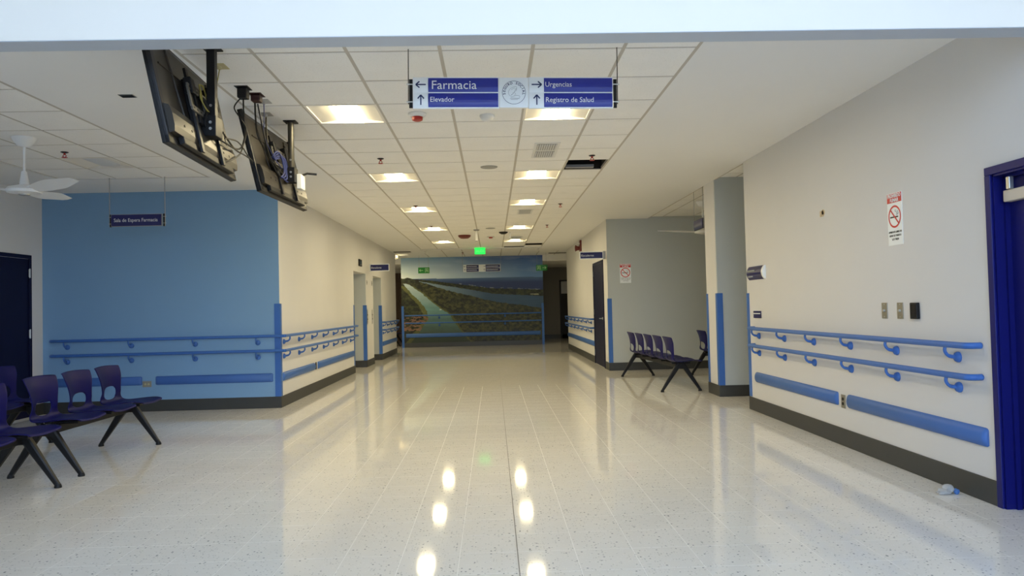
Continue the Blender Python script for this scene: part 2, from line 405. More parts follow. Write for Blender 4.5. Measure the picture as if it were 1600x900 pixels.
# alcove ceiling
AX = [EDGE] + [EDGE + 0.3 + 0.61 * k for k in range(6)]; AY = [8.79 + 0.3 + 0.613 * k for k in range(9)]; AY = [8.79] + [y for y in AY if y < 14.3] + [YA]
ceil_r = MB().box(EDGE, 6.7, 8.6, YA + 0.1, 3.16, 3.2).build('ceiling_right', 'gypsum'); struct(ceil_r)
tile_field(ceil_r, AX, AY, 3.035)
MB().box(EDGE - 0.012, EDGE + 0.003, 8.79, YA, CZ - 0.004, CZ + 0.16).build('edge_trim', 'grid_bar', ceil_r)
MB().box(AX[-1], 6.7, 8.6, YA + 0.1, 3.03, 3.1).build('gypsum_border', 'gypsum', ceil_r)
# far cross-corridor ceiling
FZ = 3.08
FX = [-2.14 + 0.61 * k for k in range(0, 8)]; FY = [20.80 + 0.61 * k for k in range(0, 8)]; FY = [y for y in FY if y < 25.0] + [YM]
far = MB()
far.box(-8.4, FX[0], 22.25, YM + 0.1, FZ, FZ + 0.12).box(FX[-1], 6.7, 22.25, YM + 0.1, FZ, FZ + 0.12)
side = MB().box(-8.4, -3.13, YM, 29.2, 2.87, 3.2).build('ceiling_far_left', 'gypsum'); struct(side)
side = MB().box(1.74, 6.7, YM, 29.6, 2.87, 3.2).build('ceiling_far_right', 'gypsum'); struct(side)
far.box(XL - 0.3, FX[0], 20.75, 22.25, FZ + 0.04, FZ + 0.12).box(FX[0], FX[-1], 20.75, YM + 0.1, FZ + 0.14, FZ + 0.2)
ceil_f = far.build('ceiling_far', 'gypsum'); struct(ceil_f)
tile_field(ceil_f, FX, FY, FZ)
tr = MB().box(GX[0] - 0.02, GX[-1] + 0.02, 20.60, 20.76, CZ - 0.03, CZ + 0.0).build('trim_1', 'white_plastic'); struct(tr)

# ---- baseboards
def baseboard(name, boxes):
    mb = MB()
    for b in boxes: mb.box(*b, bevel=0.003)
    o = mb.build(name, 'base_rubber'); struct(o)
BH, BT = 0.155, 0.012
baseboard('baseboard_left', [(XS, XS + BT, -2.5, 8.86, 0, BH), (XS, XS + BT, 9.86, YB, 0, BH)])
baseboard('baseboard_left_blue', [(XS, XL + BT, YB - BT, YB, 0, BH)])
baseboard('baseboard_left_corridor', [(XL, XL + BT, YB, 15.47, 0, BH), (XL, XL + BT, 16.93 - BT, 17.96, 0, BH), (XL, XL + BT, 19.24 - BT, 22.13, 0, BH), (XL - 0.30, XL, 16.93 - BT - 0.008, 16.93 - 0.008, 0, BH), (XL - 0.30, XL, 19.24 - BT - 0.008, 19.24 - 0.008, 0, BH)])
baseboard('baseboard_right', [(XR - BT, XR, DY1 + 0.05, 8.79 + BT, 0, BH)])
baseboard('baseboard_right_pillar', [(3.10 - BT, 3.65, 10.0 - BT, 10.0, 0, BH), (3.10 - BT, 3.10, 10.0, 10.5 + BT, 0, BH)])
baseboard('baseboard_right_alcove', [(XR2, 6.5, YA - BT, YA, 0, BH)])
baseboard('baseboard_right_corridor', [(XR2 - BT, XR2, YA - BT, 14.86, 0, BH), (XR2 - BT, XR2, 16.43, 22.26, 0, BH)])
baseboard('baseboard_back', [(-3.13, 1.74, YM - BT, YM, 0, BH)])
baseboard('baseboard_back_right', [(1.74, 6.5, 29.4 - BT, 29.4, 0, 0.16)])

# ---- printed mural covering the back wall
def build_mural():
    W_, H_ = 4.87, 3.07 - BH
    nx, ny = 330, 200
    U, V = np.meshgrid(np.linspace(0, 1, nx + 1), np.linspace(0, 1, ny + 1))     # V = 0 at top
    X = 110 + U * 905; Y = 262 - 22 * U + V * (802 - 262 - 0 * U) ; Y = Y + (U * 8) * V
    def vnoise(x, y, seed):
        r = np.random.default_rng(seed); g = r.random((256, 256))
        xi = np.floor(x).astype(int); yi = np.floor(y).astype(int); fx = x - xi; fy = y - yi
        fx = fx * fx * (3 - 2 * fx); fy = fy * fy * (3 - 2 * fy)
        a = g[xi % 256, yi % 256]; b = g[(xi + 1) % 256, yi % 256]; c = g[xi % 256, (yi + 1) % 256]; d = g[(xi + 1) % 256, (yi + 1) % 256]
        return (a * (1 - fx) + b * fx) * (1 - fy) + (c * (1 - fx) + d * fx) * fy
    def fbm(x, y, seed): return sum(vnoise(x * 2 ** k, y * 2 ** k, seed + k) / 2 ** k for k in range(4)) / 1.875
    def lin(c): return np.array(srgb(*c))
    def lerp(a, b, t): return a * (1 - t[..., None]) + b * t[..., None]
    wob = (fbm(X / 18, Y / 18, 3) - 0.5)
    # sky
    t = np.clip((Y - 250) / 140, 0, 1); s = np.clip((X - 110) / 905, 0, 1)
    top = lerp(lin((90, 132, 165)), lin((38, 66, 118)), np.clip(s * 1.5, 0, 1)); low = lerp(lin((176, 188, 188)), lin((84, 116, 156)), np.clip(s * 1.15, 0, 1))
    col = lerp(top, low, np.clip(t * 1.1, 0, 1) ** 0.7)
    cl_ = np.clip(fbm(X / 160 + 5, Y / 28, 11) - 0.52, 0, 1) * 0.5
    col = lerp(col, lin((190, 200, 205)) + 0 * col, cl_)
    # sea
    hz = 396 - 16 * s
    sea = lerp(lin((70, 98, 138)), lin((40, 56, 100)), np.clip((Y - hz) / 30, 0, 1)) * (0.9 + 0.2 * fbm(X / 60, Y / 5, 21))[..., None]
    col = np.where((Y > hz)[..., None], sea, col)
    def interp(xs, ys): return np.interp(X, xs, ys)
    col = np.clip(col * np.where((Y > hz), 1.35, 1.95)[..., None], 0, 0.92)
    tex = 0.65 * fbm(X / 16, Y / 11, 31) + 0.35 * fbm(X / 5, Y / 4, 37); tex2 = fbm(X / 34, Y / 26, 41)
    forest = 0.78 * lerp(lin((26, 34, 16)), lin((112, 112, 62)), np.clip((tex - 0.38) * 2.3, 0, 1)) * (0.75 + 0.6 * tex2)[..., None]
    dforest = forest * np.array([0.62, 0.70, 0.70])
    # far spit
    up = interp([105, 230, 340, 480, 700, 1020], [392, 398, 410, 428, 455, 464]) + wob * 5
    lo = interp([105, 230, 300, 450, 700, 1020], [415, 410, 424, 446, 490, 505]) + wob * 5
    surf = (Y > up - 6) & (Y < up) & (X > 480)
    col = np.where((surf & (fbm(X / 22, Y / 4, 55) > 0.55))[..., None], lin((130, 140, 150)), col)
    col = np.where(((Y > up) & (Y < lo))[..., None], dforest, col)
    # lagoon
    lg = 1.4 * lerp(lin((125, 145, 155)), lin((52, 78, 104)), np.clip((X - 230) / 420, 0, 1)) * (0.9 + 0.2 * fbm(X / 50, Y / 6, 61))[..., None]
    lo2 = interp([105, 230, 300, 420, 550, 700, 900, 1020], [420, 412, 436, 472, 502, 540, 566, 582]) + wob * 9
    col = np.where(((Y >= lo) & (Y < lo2) & (X > 225))[..., None], lg, col)
    # hill at the left
    hill = 412 - 24 * np.exp(-((X - 150) / 42) ** 2) - 6 * np.exp(-((X - 220) / 50) ** 2) + wob * 4
    col = np.where(((Y > hill) & (Y < 440) & (X < 300) & (Y < lo2 + 40) & ~((Y >= lo) & (Y < lo2) & (X > 225)))[..., None], dforest * np.array([0.8, 0.95, 1.15]), col)
    # main forest
    col = np.where(((Y >= lo2) & (Y > 418))[..., None], forest, col)
    # river
    lb = np.interp(Y, [420, 425, 475, 520, 560, 605, 650, 700, 745, 820], [150, 122, 165, 208, 245, 270, 276, 245, 205, 150]) + wob * 16
    rb = np.interp(Y, [420, 428, 450, 485, 540, 580, 615, 670, 735, 820], [132, 152, 190, 240, 300, 350, 410, 442, 492, 560]) + wob * 16
    wt = np.clip((Y - 430) / 330, 0, 1)
    river = 1.35 * lerp(lin((165, 182, 182)), lin((96, 134, 130)), np.clip(wt * 2.2, 0, 1)); river = lerp(river, lin((58, 72, 50)) + 0 * river, np.clip((wt - 0.5) * 2, 0, 1))
    river = river * (0.9 + 0.2 * fbm(X / 30, Y / 12, 71))[..., None]
    inr = (X > lb) & (X < rb) & (Y > 424)
    edge = ((X > rb) & (X < rb + 14) | (X < lb) & (X > lb - 30)) & (Y > 440)
    col = np.where(edge[..., None], col * 0.5 + 0.5 * lin((118, 124, 60)), col)
    lf = (X <= lb) & (Y > 430)
    col = np.where((lf & ~edge)[..., None], col * np.array([0.55, 0.62, 0.55]), col)
    col = np.where(inr[..., None], river, col)
    roofs = lf & (Y > 632) & (Y < 725) & (fbm(X / 16, Y / 7, 81) > 0.54)
    col = np.where(roofs[..., None], lin((150, 112, 84)) * (0.6 + 0.6 * tex)[..., None], col)
    boat = (((X - 356) / 7) ** 2 + ((Y - 590) / 4) ** 2) < 1
    col = np.where(boat[..., None], lin((200, 205, 200)), col)
    dock = (np.abs(Y - 493) < 3) & (X > 930) & (X < 985)
    col = np.where(dock[..., None], lin((170, 170, 140)), col)
    bot = np.clip((Y - 690) / 110, 0, 1)
    col = lerp(col, col * 0.55, bot)
    me = bpy.data.meshes.new('mural'); dz = 0.006
    P = np.stack([U * W_, np.zeros_like(U), H_ * (1 - V)], -1).reshape(-1, 3)
    idx = np.arange((nx + 1) * (ny + 1)).reshape(ny + 1, nx + 1)
    q = np.stack([idx[:-1, :-1], idx[1:, :-1], idx[1:, 1:], idx[:-1, 1:]], -1).reshape(-1, 4)
    # backing edge so that the print has a thickness
    n0 = len(P); cor = [idx[0, 0], idx[-1, 0], idx[-1, -1], idx[0, -1]]
    back = P[cor] + np.array([0, dz, 0]); P2 = np.vstack([P, back])
    faces = [tuple(f) for f in q] + [(n0 + 3, n0 + 2, n0 + 1, n0)]
    me.from_pydata([tuple(p) for p in P2], [], faces); me.update()
    ca = me.color_attributes.new('print', 'FLOAT_COLOR', 'POINT')
    c4 = np.ones((len(P2), 4)); c4[:n0, :3] = np.clip(col.reshape(-1, 3), 0, 1); ca.data.foreach_set('color', c4.ravel().astype(np.float32))
    m = bpy.data.materials.new('mural_print'); m.use_nodes = True; nt = m.node_tree; b = nt.nodes['Principled BSDF']; b.inputs['Roughness'].default_value = 0.5
    at = nt.nodes.new('ShaderNodeVertexColor'); at.layer_name = 'print'; nt.links.new(at.outputs['Color'], b.inputs['Base Color'])
    me.materials.append(m)
    o = bpy.data.objects.new('mural', me); COL.objects.link(o); o.location = (-3.13, YM - dz - 0.001, BH)
    tag(o, 'large printed mural of river, green forest and sea covering the end wall', 'mural')
build_mural()

# ================================================================== WALL FITTINGS   local frame: X = viewer's right, -Y = out of the wall, Z = up
def on_wall(side, u):
    """returns loc, rz for a wall: u is the world coordinate along the wall"""
    return {'blue': ((u, YB, 0), 0.0), 'left': ((XL, u, 0), R90), 'right': ((XR, u, 0), -R90), 'right2': ((XR2, u, 0), -R90),
            'alcove': ((u, YA, 0), 0.0), 'back': ((u, YM - 0.008, 0), 0.0), 'doorleft': ((XS, u, 0), R90)}[side]
brk = MB().tube(catmull([(0, -0.088, -0.012), (0, -0.092, -0.045), (0, -0.07, -0.075), (0, -0.03, -0.085), (0, -0.012, -0.085)], 4), [0.011] * 9 + [0.013] * 8, 8)
brk.lathe([(0.0, -0.002), (0.036, 0.0), (0.036, 0.008), (0.030, 0.020), (0.016, 0.030), (0.0, 0.032)], 16, T(0, 0, -0.088) @ RX(R90))
bracket_me = brk.mesh('bracket', 'rail_blue', True)
def handrail(side, u0, length, z, brks, label, ret0=True, ret1=True, group='blue handrails'):
    """u0: world coordinate where the viewer's left end is; length along the viewer's right"""
    loc, rz = on_wall(side, u0); loc = (loc[0], loc[1], z)
    t = thing('handrail', label, 'handrail', loc, rz, group)
    pts = []
    if ret0: pts += catmull([(0.0, -0.004, 0), (0.0, -0.05, 0), (0.02, -0.082, 0), (0.06, -0.09, 0)], 4)
    else: pts += [(0, -0.09, 0)]
    pts += [(length * k / 6, -0.09, 0) for k in range(1, 6)]
    if ret1: pts += catmull([(length - 0.06, -0.09, 0), (length - 0.02, -0.082, 0), (length, -0.05, 0), (length, -0.004, 0)], 4)
    else: pts += [(length, -0.09, 0)]
    MB().tube(pts, 0.021, 12).build('rail', 'rail_blue', t, True)
    for b in brks: link_mesh('bracket', bracket_me, t, (b, 0, 0))
    return t
def bumper(side, u0, length, z0, z1, label, group='blue wall bumpers'):
    loc, rz = on_wall(side, u0)
    h = (z1 - z0) / 2; zc = (z0 + z1) / 2; n = 8
    def prof(sc, d): return [(-d * math.cos(a) * 1.0, h * sc * math.sin(a)) for a in [(-R90 + math.pi * k / n) for k in range(n + 1)]]
    mb = MB(); rings = []
    for (x, sc, d) in ((0, 0.80, 0.004), (0.012, 0.97, 0.026), (0.03, 1, 0.036), (length - 0.03, 1, 0.036), (length - 0.012, 0.97, 0.026), (length, 0.80, 0.004)):
        rings.append([mb.bm.verts.new((x, p[0], zc + p[1])) for p in prof(sc, d)])
    for a, b in zip(rings, rings[1:]):
        for k in range(n): mb.bm.faces.new((a[k], a[k + 1], b[k + 1], b[k]))
        mb.bm.faces.new((a[n], a[0], b[0], b[n]))
    mb.bm.faces.new(rings[0]); mb.bm.faces.new(rings[-1][::-1])
    o = mb.build('wall_bumper', 'bumper_blue', None, True); o.location = loc; o.rotation_euler = (0, 0, rz)
    return tag(o, label, 'bumper', group)
def guard(x, y, sx, sy, z0, z1, label, leg=0.072):
    """L-shaped corner guard; walls run from the corner towards sx in x and sy in y; the outside of the corner is -sx, -sy"""
    t = 0.007
    mb = MB().box(min(x - sx * t, x + sx * leg), max(x - sx * t, x + sx * leg), min(y - sy * t, y - sy * 0.0005), max(y - sy * t, y - sy * 0.0005), z0, z1)
    mb.box(min(x - sx * t, x - sx * 0.0005), max(x - sx * t, x - sx * 0.0005), min(y, y + sy * leg), max(y, y + sy * leg), z0, z1)
    o = mb.build('corner_guard', 'rail_blue'); return tag(o, label, 'corner guard', 'blue corner guards')

HZ1, HZ2 = 0.985, 0.785
for z, w in ((HZ1, 'upper'), (HZ2, 'lower')):
    ln = XL - 0.0 + 5.99
    handrail('blue', -5.99, ln + 0.09, z, [-5.80 + 5.99, -4.94 + 5.99, -4.08 + 5.99, -3.23 + 5.99], f'{w} blue handrail on the light blue wall behind the seats', True, False)
    handrail('left', YB - 0.09, 15.40 - YB + 0.09, z, [0.25 + 0.79 * k for k in range(7)], f'{w} blue handrail along the white left wall before the first lift', False, True)
    handrail('left', 19.30, 2.75, z, [0.12, 0.92, 1.72, 2.5], f'{w} blue handrail on the left wall past the lifts', True, True)
    handrail('right', 8.56, 8.56 - 4.56, z, [8.56 - y for y in (8.42, 7.68, 6.97, 6.25, 5.53, 4.79)], f'{w} blue handrail on the near right wall by the navy door', True, True)
    handrail('right2', 22.2, 22.2 - 16.45, z, [0.1, 0.95, 1.8, 2.65, 3.5, 4.4, 5.3], f'{w} blue handrail on the far right corridor wall beyond the navy door', True, True)
handrail('back', -3.0, 4.62, 1.09, [1.15, 3.4], 'upper slim handrail across the printed mural', True, True)
handrail('back', -3.0, 4.62, 0.83, [1.15, 3.4], 'lower slim handrail across the printed mural', True, True)
bumper('blue', -6.05, 6.05 - 4.80, 0.355, 0.475, 'blue wall bumper on the blue wall, left of the outlet')
bumper('blue', -4.62, 4.62 - 3.03, 0.355, 0.475, 'blue wall bumper on the blue wall, right of the outlet')
bumper('left', 10.2, 1.78, 0.355, 0.475, 'short blue wall bumper on the left corridor wall nearest the corner')
bumper('left', 12.2, 3.15, 0.355, 0.475, 'long blue wall bumper on the left corridor wall before the lifts')
bumper('left', 19.35, 2.7, 0.355, 0.475, 'blue wall bumper on the left wall past the lifts')
bumper('right', 8.56, 8.56 - 6.51, 0.348, 0.468, 'blue wall bumper on the near right wall, far side of the outlet')
bumper('right', 6.33, 6.33 - 4.52, 0.348, 0.468, 'blue wall bumper on the near right wall beside the navy door')
bumper('right2', 22.2, 22.2 - 16.45, 0.37, 0.49, 'blue wall bumper along the far right corridor wall')
bumper('back', -3.0, 4.62, 0.335, 0.47, 'blue wall bumper across the bottom of the mural')
G0, G1 = BH, 1.425
guard(XL, YB, -1, 1, G0, G1, 'blue corner guard where the blue wall meets the left corridor wall')
guard(XL, 16.93 - 0.008, -1, 1, G0, G1, 'blue corner guard on the pier between the two lifts')
guard(XL, 19.24 - 0.008, -1, 1, G0, G1, 'blue corner guard on the far side of the second lift')
guard(XL, 15.47, -1, -1, G0, G1, 'blue corner guard at the near edge of the first lift recess')
guard(XR2, YA, 1, 1, G0, G1, 'blue corner guard on the alcove wall beside the far navy door')
guard(3.10, 10.0, 1, 1, G0, G1, 'blue corner guard on the front corner of the grey pillar')
guard(3.10, 10.5, 1, -1, G0, G1, 'blue corner guard on the rear corner of the pillar by the seats')
guard(XR, 8.79, 1, -1, 0.16, 1.40, 'blue corner guard at the far end of the near right wall')
guard(-3.13, YM - 0.008, 1, 1, 0.0, 1.42, 'blue corner guard at the left edge of the mural')
guard(1.74, YM - 0.008, -1, 1, 0.0, 1.42, 'blue corner guard at the right edge of the mural')

# ---- outlets, switches, reader
def outlet(side, u, z, label, horizontal=False, mat='bronze_steel'):
    loc, rz = on_wall(side, u); t = thing('wall_outlet', label, 'outlet', (loc[0], loc[1], z), rz, 'wall outlets')
    w, h = (0.06, 0.04) if horizontal else (0.037, 0.06)
    MB().box(-w, w, -0.007, 0, -h, h, bevel=0.002).build('plate', mat, t)
    for s in (-1, 1):
        c = (s * 0.022, 0) if horizontal else (0, s * 0.02)
        MB().lathe([(0, 0), (0.014, 0), (0.014, 0.004), (0, 0.004)], 14, T(c[0], -0.007, c[1]) @ RX(R90)).build('socket', 'black_plastic' if not horizontal else 'cream_plate', t)
outlet('blue', -4.735, 0.37, 'steel outlet between the bumpers on the blue wall', True)
outlet('right', 6.42, 0.395, 'steel outlet between the bumpers on the near right wall')
outlet('left', 12.09, 0.415, 'small dark outlet between the bumpers on the left corridor wall', mat='black_plastic')
def switch(u, label):
    loc, rz = on_wall('right', u); t = thing('key_switch', label, 'switch', (loc[0], loc[1], 1.203), rz, 'steel switches')
    MB().box(-0.040, 0.040, -0.006, 0, -0.062, 0.062, bevel=0.002).build('plate', 'bronze_steel', t)
    MB().lathe([(0, 0), (0.012, 0), (0.010, 0.012), (0, 0.014)], 12, T(0, -0.006, 0) @ RX(R90)).build('key_barrel', 'steel', t)
    for s in (-1, 1): MB().lathe([(0, 0), (0.005, 0), (0.004, 0.002), (0, 0.002)], 8, T(0, -0.006, s * 0.048) @ RX(R90)).build('screw', 'steel', t)
switch(5.68, 'brushed steel key switch, the farther of two on the right wall')
switch(5.46, 'brushed steel key switch beside the black card reader')
loc, rz = on_wall('right', 5.253); t = thing('card_reader', 'black card reader on the near right wall beside the switches', 'card reader', (loc[0], loc[1], 1.203), rz)
MB().box(-0.044, 0.044, -0.026, 0, -0.060, 0.060, bevel=0.005).build('case', 'black_plastic', t); MB().box(-0.030, 0.030, -0.0275, -0.025, -0.045, 0.045).build('face', 'tv_screen', t)

# ---- no-smoking notices
def no_smoking(side, u, z0, z1, w, label):
    loc, rz = on_wall(side, u); H = z1 - z0; t = thing('no_smoking_sign', label, 'sign', (loc[0], loc[1], z0), rz, 'no smoking signs')
    MB().box(-w / 2, w / 2, -0.003, 0, 0, H).build('panel', 'sign_white', t)
    MB().box(-w / 2 + 0.002, w / 2 - 0.002, -0.0042, -0.003, H * 0.815, H - 0.004).build('red_band', 'print_red', t)
    lettering('PROHIBIDO', H * 0.10, 'letter_white', t, 0, -0.0050, H * 0.913, w * 0.88, 'CENTER', bold=0.001)
    lettering('FUMAR', H * 0.095, 'letter_white', t, 0, -0.0050, H * 0.828, w * 0.58, 'CENTER', bold=0.001)
    zc = H * 0.545; r = w * 0.43; ring = []
    mb = MB(); n = 40; rr = r * 0.84
    for k in range(n):
        a0, a1 = 2 * math.pi * k / n, 2 * math.pi * (k + 1) / n
        vs_ = [mb.bm.verts.new((q * math.cos(a), -0.0046, zc + q * math.sin(a))) for q, a in ((rr, a0), (r, a0), (r, a1), (rr, a1))]
        mb.bm.faces.new(vs_)
    mb.box(-r * 0.95, r * 0.95, -0.0058, -0.0050, -r * 0.07, r * 0.07, T(0, 0, zc) @ RY(math.radians(45)))
    mb.build('prohibition_ring', 'print_red', t)
    MB().box(-r * 0.70, r * 0.55, -0.0048, -0.0036, zc - r * 0.10, zc + r * 0.02).build('cigarette', 'print_black', t)
    sm = MB()
    for pts in ([(0.30, 0.12), (0.42, 0.28), (0.28, 0.40), (0.10, 0.45), (0.16, 0.62)], [(0.45, 0.12), (0.60, 0.25), (0.50, 0.45), (0.36, 0.52)]):
        sm.tube([(p[0] * r, -0.0042, zc + p[1] * r) for p in pts], r * 0.03, 5)
    sm.build('smoke', 'print_grey', t)
    lettering('AMBIENTE LIBRE DE', H * 0.052, 'print_black', t, 0, -0.0042, H * 0.235, w * 0.9, 'CENTER')
    lettering('HUMO DE TABACO', H * 0.052, 'print_black', t, 0, -0.0042, H * 0.165, w * 0.8, 'CENTER')
    lettering('LEY 9028', H * 0.052, 'print_black', t, 0, -0.0042, H * 0.095, w * 0.45, 'CENTER')
no_smoking('right', 5.487, 1.705, 2.105, 0.20, 'red and white no smoking sign on the near right wall above the switches')
no_smoking('alcove', 2.64, 1.725, 2.105, 0.22, 'red and white no smoking sign on the grey alcove wall')
# ---- curved room plaque and small plate at the end of the right wall
loc, rz = on_wall('right', 8.42); t = thing('room_plaque', 'curved navy room plaque with white end at far end of the right wall', 'sign', (loc[0], loc[1], 1.555), rz)
mb = MB(); n = 8; L_ = 0.26; Hh = 0.078
for xa, xb, nm, mt in ((-L_, L_ - 0.05, 'face', 'sign_navy'), (L_ - 0.05, L_, 'end_cap', 'sign_white')):
    mb = MB(); A_ = []; B_ = []
    for k in range(n + 1):
        a = -1.0 + 2.0 * k / n; y_ = -0.008 - 0.032 * (1 - a * a)
        A_.append(mb.bm.verts.new((xa, y_, Hh + a * Hh))); B_.append(mb.bm.verts.new((xb, y_, Hh + a * Hh)))
    A_.append(mb.bm.verts.new((xa, 0, 2 * Hh))); B_.append(mb.bm.verts.new((xb, 0, 2 * Hh))); A_.append(mb.bm.verts.new((xa, 0, 0))); B_.append(mb.bm.verts.new((xb, 0, 0)))
    m_ = len(A_)
    for k in range(m_): mb.bm.faces.new((A_[k], A_[(k + 1) % m_], B_[(k + 1) % m_], B_[k]))
    mb.bm.faces.new(A_); mb.bm.faces.new(B_[::-1]); mb.build(nm, mt, t)
for z, n_ in ((0.096, 9), (0.030, 6)):
    for k in range(n_): MB().box(-0.232 + k * 0.027, -0.232 + k * 0.027 + 0.020, -0.0415 if z > 0.05 else -0.034, -0.028, z, z + 0.016).build('text_mark', 'print_grey', t)
loc, rz = on_wall('right', 8.46); t = thing('room_plate', 'small navy name plate below the curved plaque on right wall', 'sign', (loc[0], loc[1], 1.105), rz)
MB().box(-0.12, 0.12, -0.006, 0, 0, 0.082).build('plate', 'sign_navy', t); MB().box(-0.118, 0.10, -0.0068, -0.006, 0.046, 0.058).build('text_line', 'letter_white', t)
tag(MB().box(-0.03, 0.03, -0.0015, 0, -0.025, 0.03).lathe([(0, 0), (0.03, 0), (0.02, 0.0015), (0, 0.0015)], 9, T(0.02, 0, 0.01) @ RX(R90)).build('putty_patch', 'putty', None), 'faint tan putty patch on the near right wall', 'patch')
o = bpy.data.objects['putty_patch']; o.location = (XR, 6.72, 2.10); o.rotation_euler = (0, 0, -R90); o.scale = (1.3, 1, 1)

# ================================================================== DOORS (setting)
def door(name, side, u, w, h, label, mat, leaf_y, fw=0.05, proud=0.018, hinges=(), hinge_side=-1, closer=False, handle_x=None, deep=0.12):
    """frame's outer left edge at u; local X to the viewer's right"""
    loc, rz = on_wall(side, u); t = sroot(name, label, 'door', loc, rz)
    fr = MB()
    d0 = -proud; d1 = deep
    fr.box(0, fw, d0, 0.0, 0, h - fw, bevel=0.004); fr.box(w - fw, w, d0, 0.0, 0, h - fw, bevel=0.004); fr.box(0, w, d0, 0.0, h - fw, h, bevel=0.004)
    f = fr.build('frame', mat, t)
    if leaf_y > 0:
        rv = MB().box(fw - 0.004, fw + 0.012, -0.002, d1, 0, h - fw).box(w - fw - 0.012, w - fw + 0.004, -0.002, d1, 0, h - fw).box(fw, w - fw, -0.002, d1, h - fw - 0.012, h - fw + 0.004)
        rv.build('reveal', mat, t)
        st = MB().box(fw + 0.012, fw + 0.028, leaf_y - 0.03, leaf_y, 0, h - fw - 0.012).box(w - fw - 0.028, w - fw - 0.012, leaf_y - 0.03, leaf_y, 0, h - fw - 0.012).box(fw + 0.012, w - fw - 0.012, leaf_y - 0.03, leaf_y, h - fw - 0.028, h - fw - 0.012)
        st.build('stop', mat, t)
    lf = MB().box(fw + 0.004, w - fw - 0.004, leaf_y, leaf_y + 0.04 if leaf_y > 0 else -0.001, 0.008, h - fw - 0.004).build('leaf', mat, t)
    for z in hinges:
        x = fw if hinge_side < 0 else w - fw
        hg = MB().tube([(x, d0 - 0.006, z - 0.06), (x, d0 - 0.006, z + 0.06)], 0.009, 8); hg.box(x - 0.018, x + 0.018, d0 - 0.003, d0, z - 0.05, z + 0.05)
        hg.build('hinge', 'steel', lf)
    if handle_x is not None:
        hd = MB().lathe([(0, 0), (0.028, 0), (0.026, 0.01), (0.012, 0.012), (0.012, 0.05), (0, 0.05)], 14, T(handle_x, leaf_y, 1.02) @ RX(R90))
        hd.tube([(handle_x, leaf_y - 0.048, 1.02), (handle_x - 0.13, leaf_y - 0.05, 1.02)], 0.010, 8); hd.build('lever_handle', 'steel', lf)
    if closer:
        MB().box(fw + 0.045, fw + 0.34, leaf_y - 0.055, leaf_y, h - fw - 0.175, h - fw - 0.105, bevel=0.006).build('closer', 'cream_metal', lf)
        MB().box(fw + 0.10, fw + 0.13, leaf_y - 0.075, leaf_y - 0.045, h - fw - 0.105, h - fw - 0.03, bevel=0.004).build('closer_arm', 'steel', lf)
    return t
pm('cream_metal', (0.62, 0.55, 0.46), 0.4, var=0.02)
door('door_1', 'right', 4.445, 1.10, 2.093, 'royal blue door with stepped frame and beige closer on near right wall', 'door_blue', 0.085, closer=True, deep=0.19, handle_x=0.97)
door('door_2', 'doorleft', 8.86, 0.985, 2.14, 'dark navy door on the white waiting area wall', 'door_navy', -0.006, hinges=(0.25, 1.1, 1.9), hinge_side=1)
door('door_3', 'right2', 16.40, 1.50, 2.235, 'navy door with steel lever on the far right corridor wall', 'door_navy', -0.006, hinges=(0.25, 1.15, 2.0), hinge_side=-1, handle_x=1.28)
for k, (y0, y1) in enumerate(((15.47, 16.93), (17.96, 19.24))):
    t = sroot('door_%d' % (4 + k), 'grey steel lift door in the %s recess on the left' % ('first' if k == 0 else 'second'), 'door', (XL - 0.30, y0, 0), R90)
    w = y1 - y0
    MB().box(0, 0.08, -0.02, 0, 0, 2.15).box(w - 0.10, w - 0.02, -0.02, 0, 0, 2.15).box(0.08, w - 0.10, -0.02, 0, 2.07, 2.15).build('frame', 'grey_metal', t)
    for a in (0, 1):
        MB().box(0.085 + a * (w - 0.19) / 2, 0.085 + (a + 1) * (w - 0.19) / 2 - 0.006, -0.010, -0.001, 0.01, 2.065).build('leaf', 'steel', t)
# dark door frame seen at the far right end
t = sroot('door_6', 'dark framed door at the far end right of the mural', 'door', (2.70, 29.4, 0), 0)
MB().box(0, 0.06, -0.03, 0, 0, 2.35).box(0.9, 0.96, -0.03, 0, 0, 2.35).box(0, 0.96, -0.03, 0, 2.29, 2.35).build('frame', 'black_metal', t); MB().box(0.06, 0.9, -0.012, -0.001, 0, 1.80).build('leaf', 'black_plastic', t); MB().box(0.06, 0.9, -0.010, -0.001, 1.80, 2.29).build('transom', 'grey_metal', t)
# brown panelling seen left of the mural
bp_ = sroot('wall_back_panelling', 'brown panelled wall seen left of the mural', 'wall', (-4.6, 28.99, 0), 0)
pan = MB().box(0.004, 0.146, -0.03, 0, 0, 2.75).mesh('panel', 'brown_panel')
for k in range(11): link_mesh('panel', pan, bp_, (k * 0.15, 0, 0))

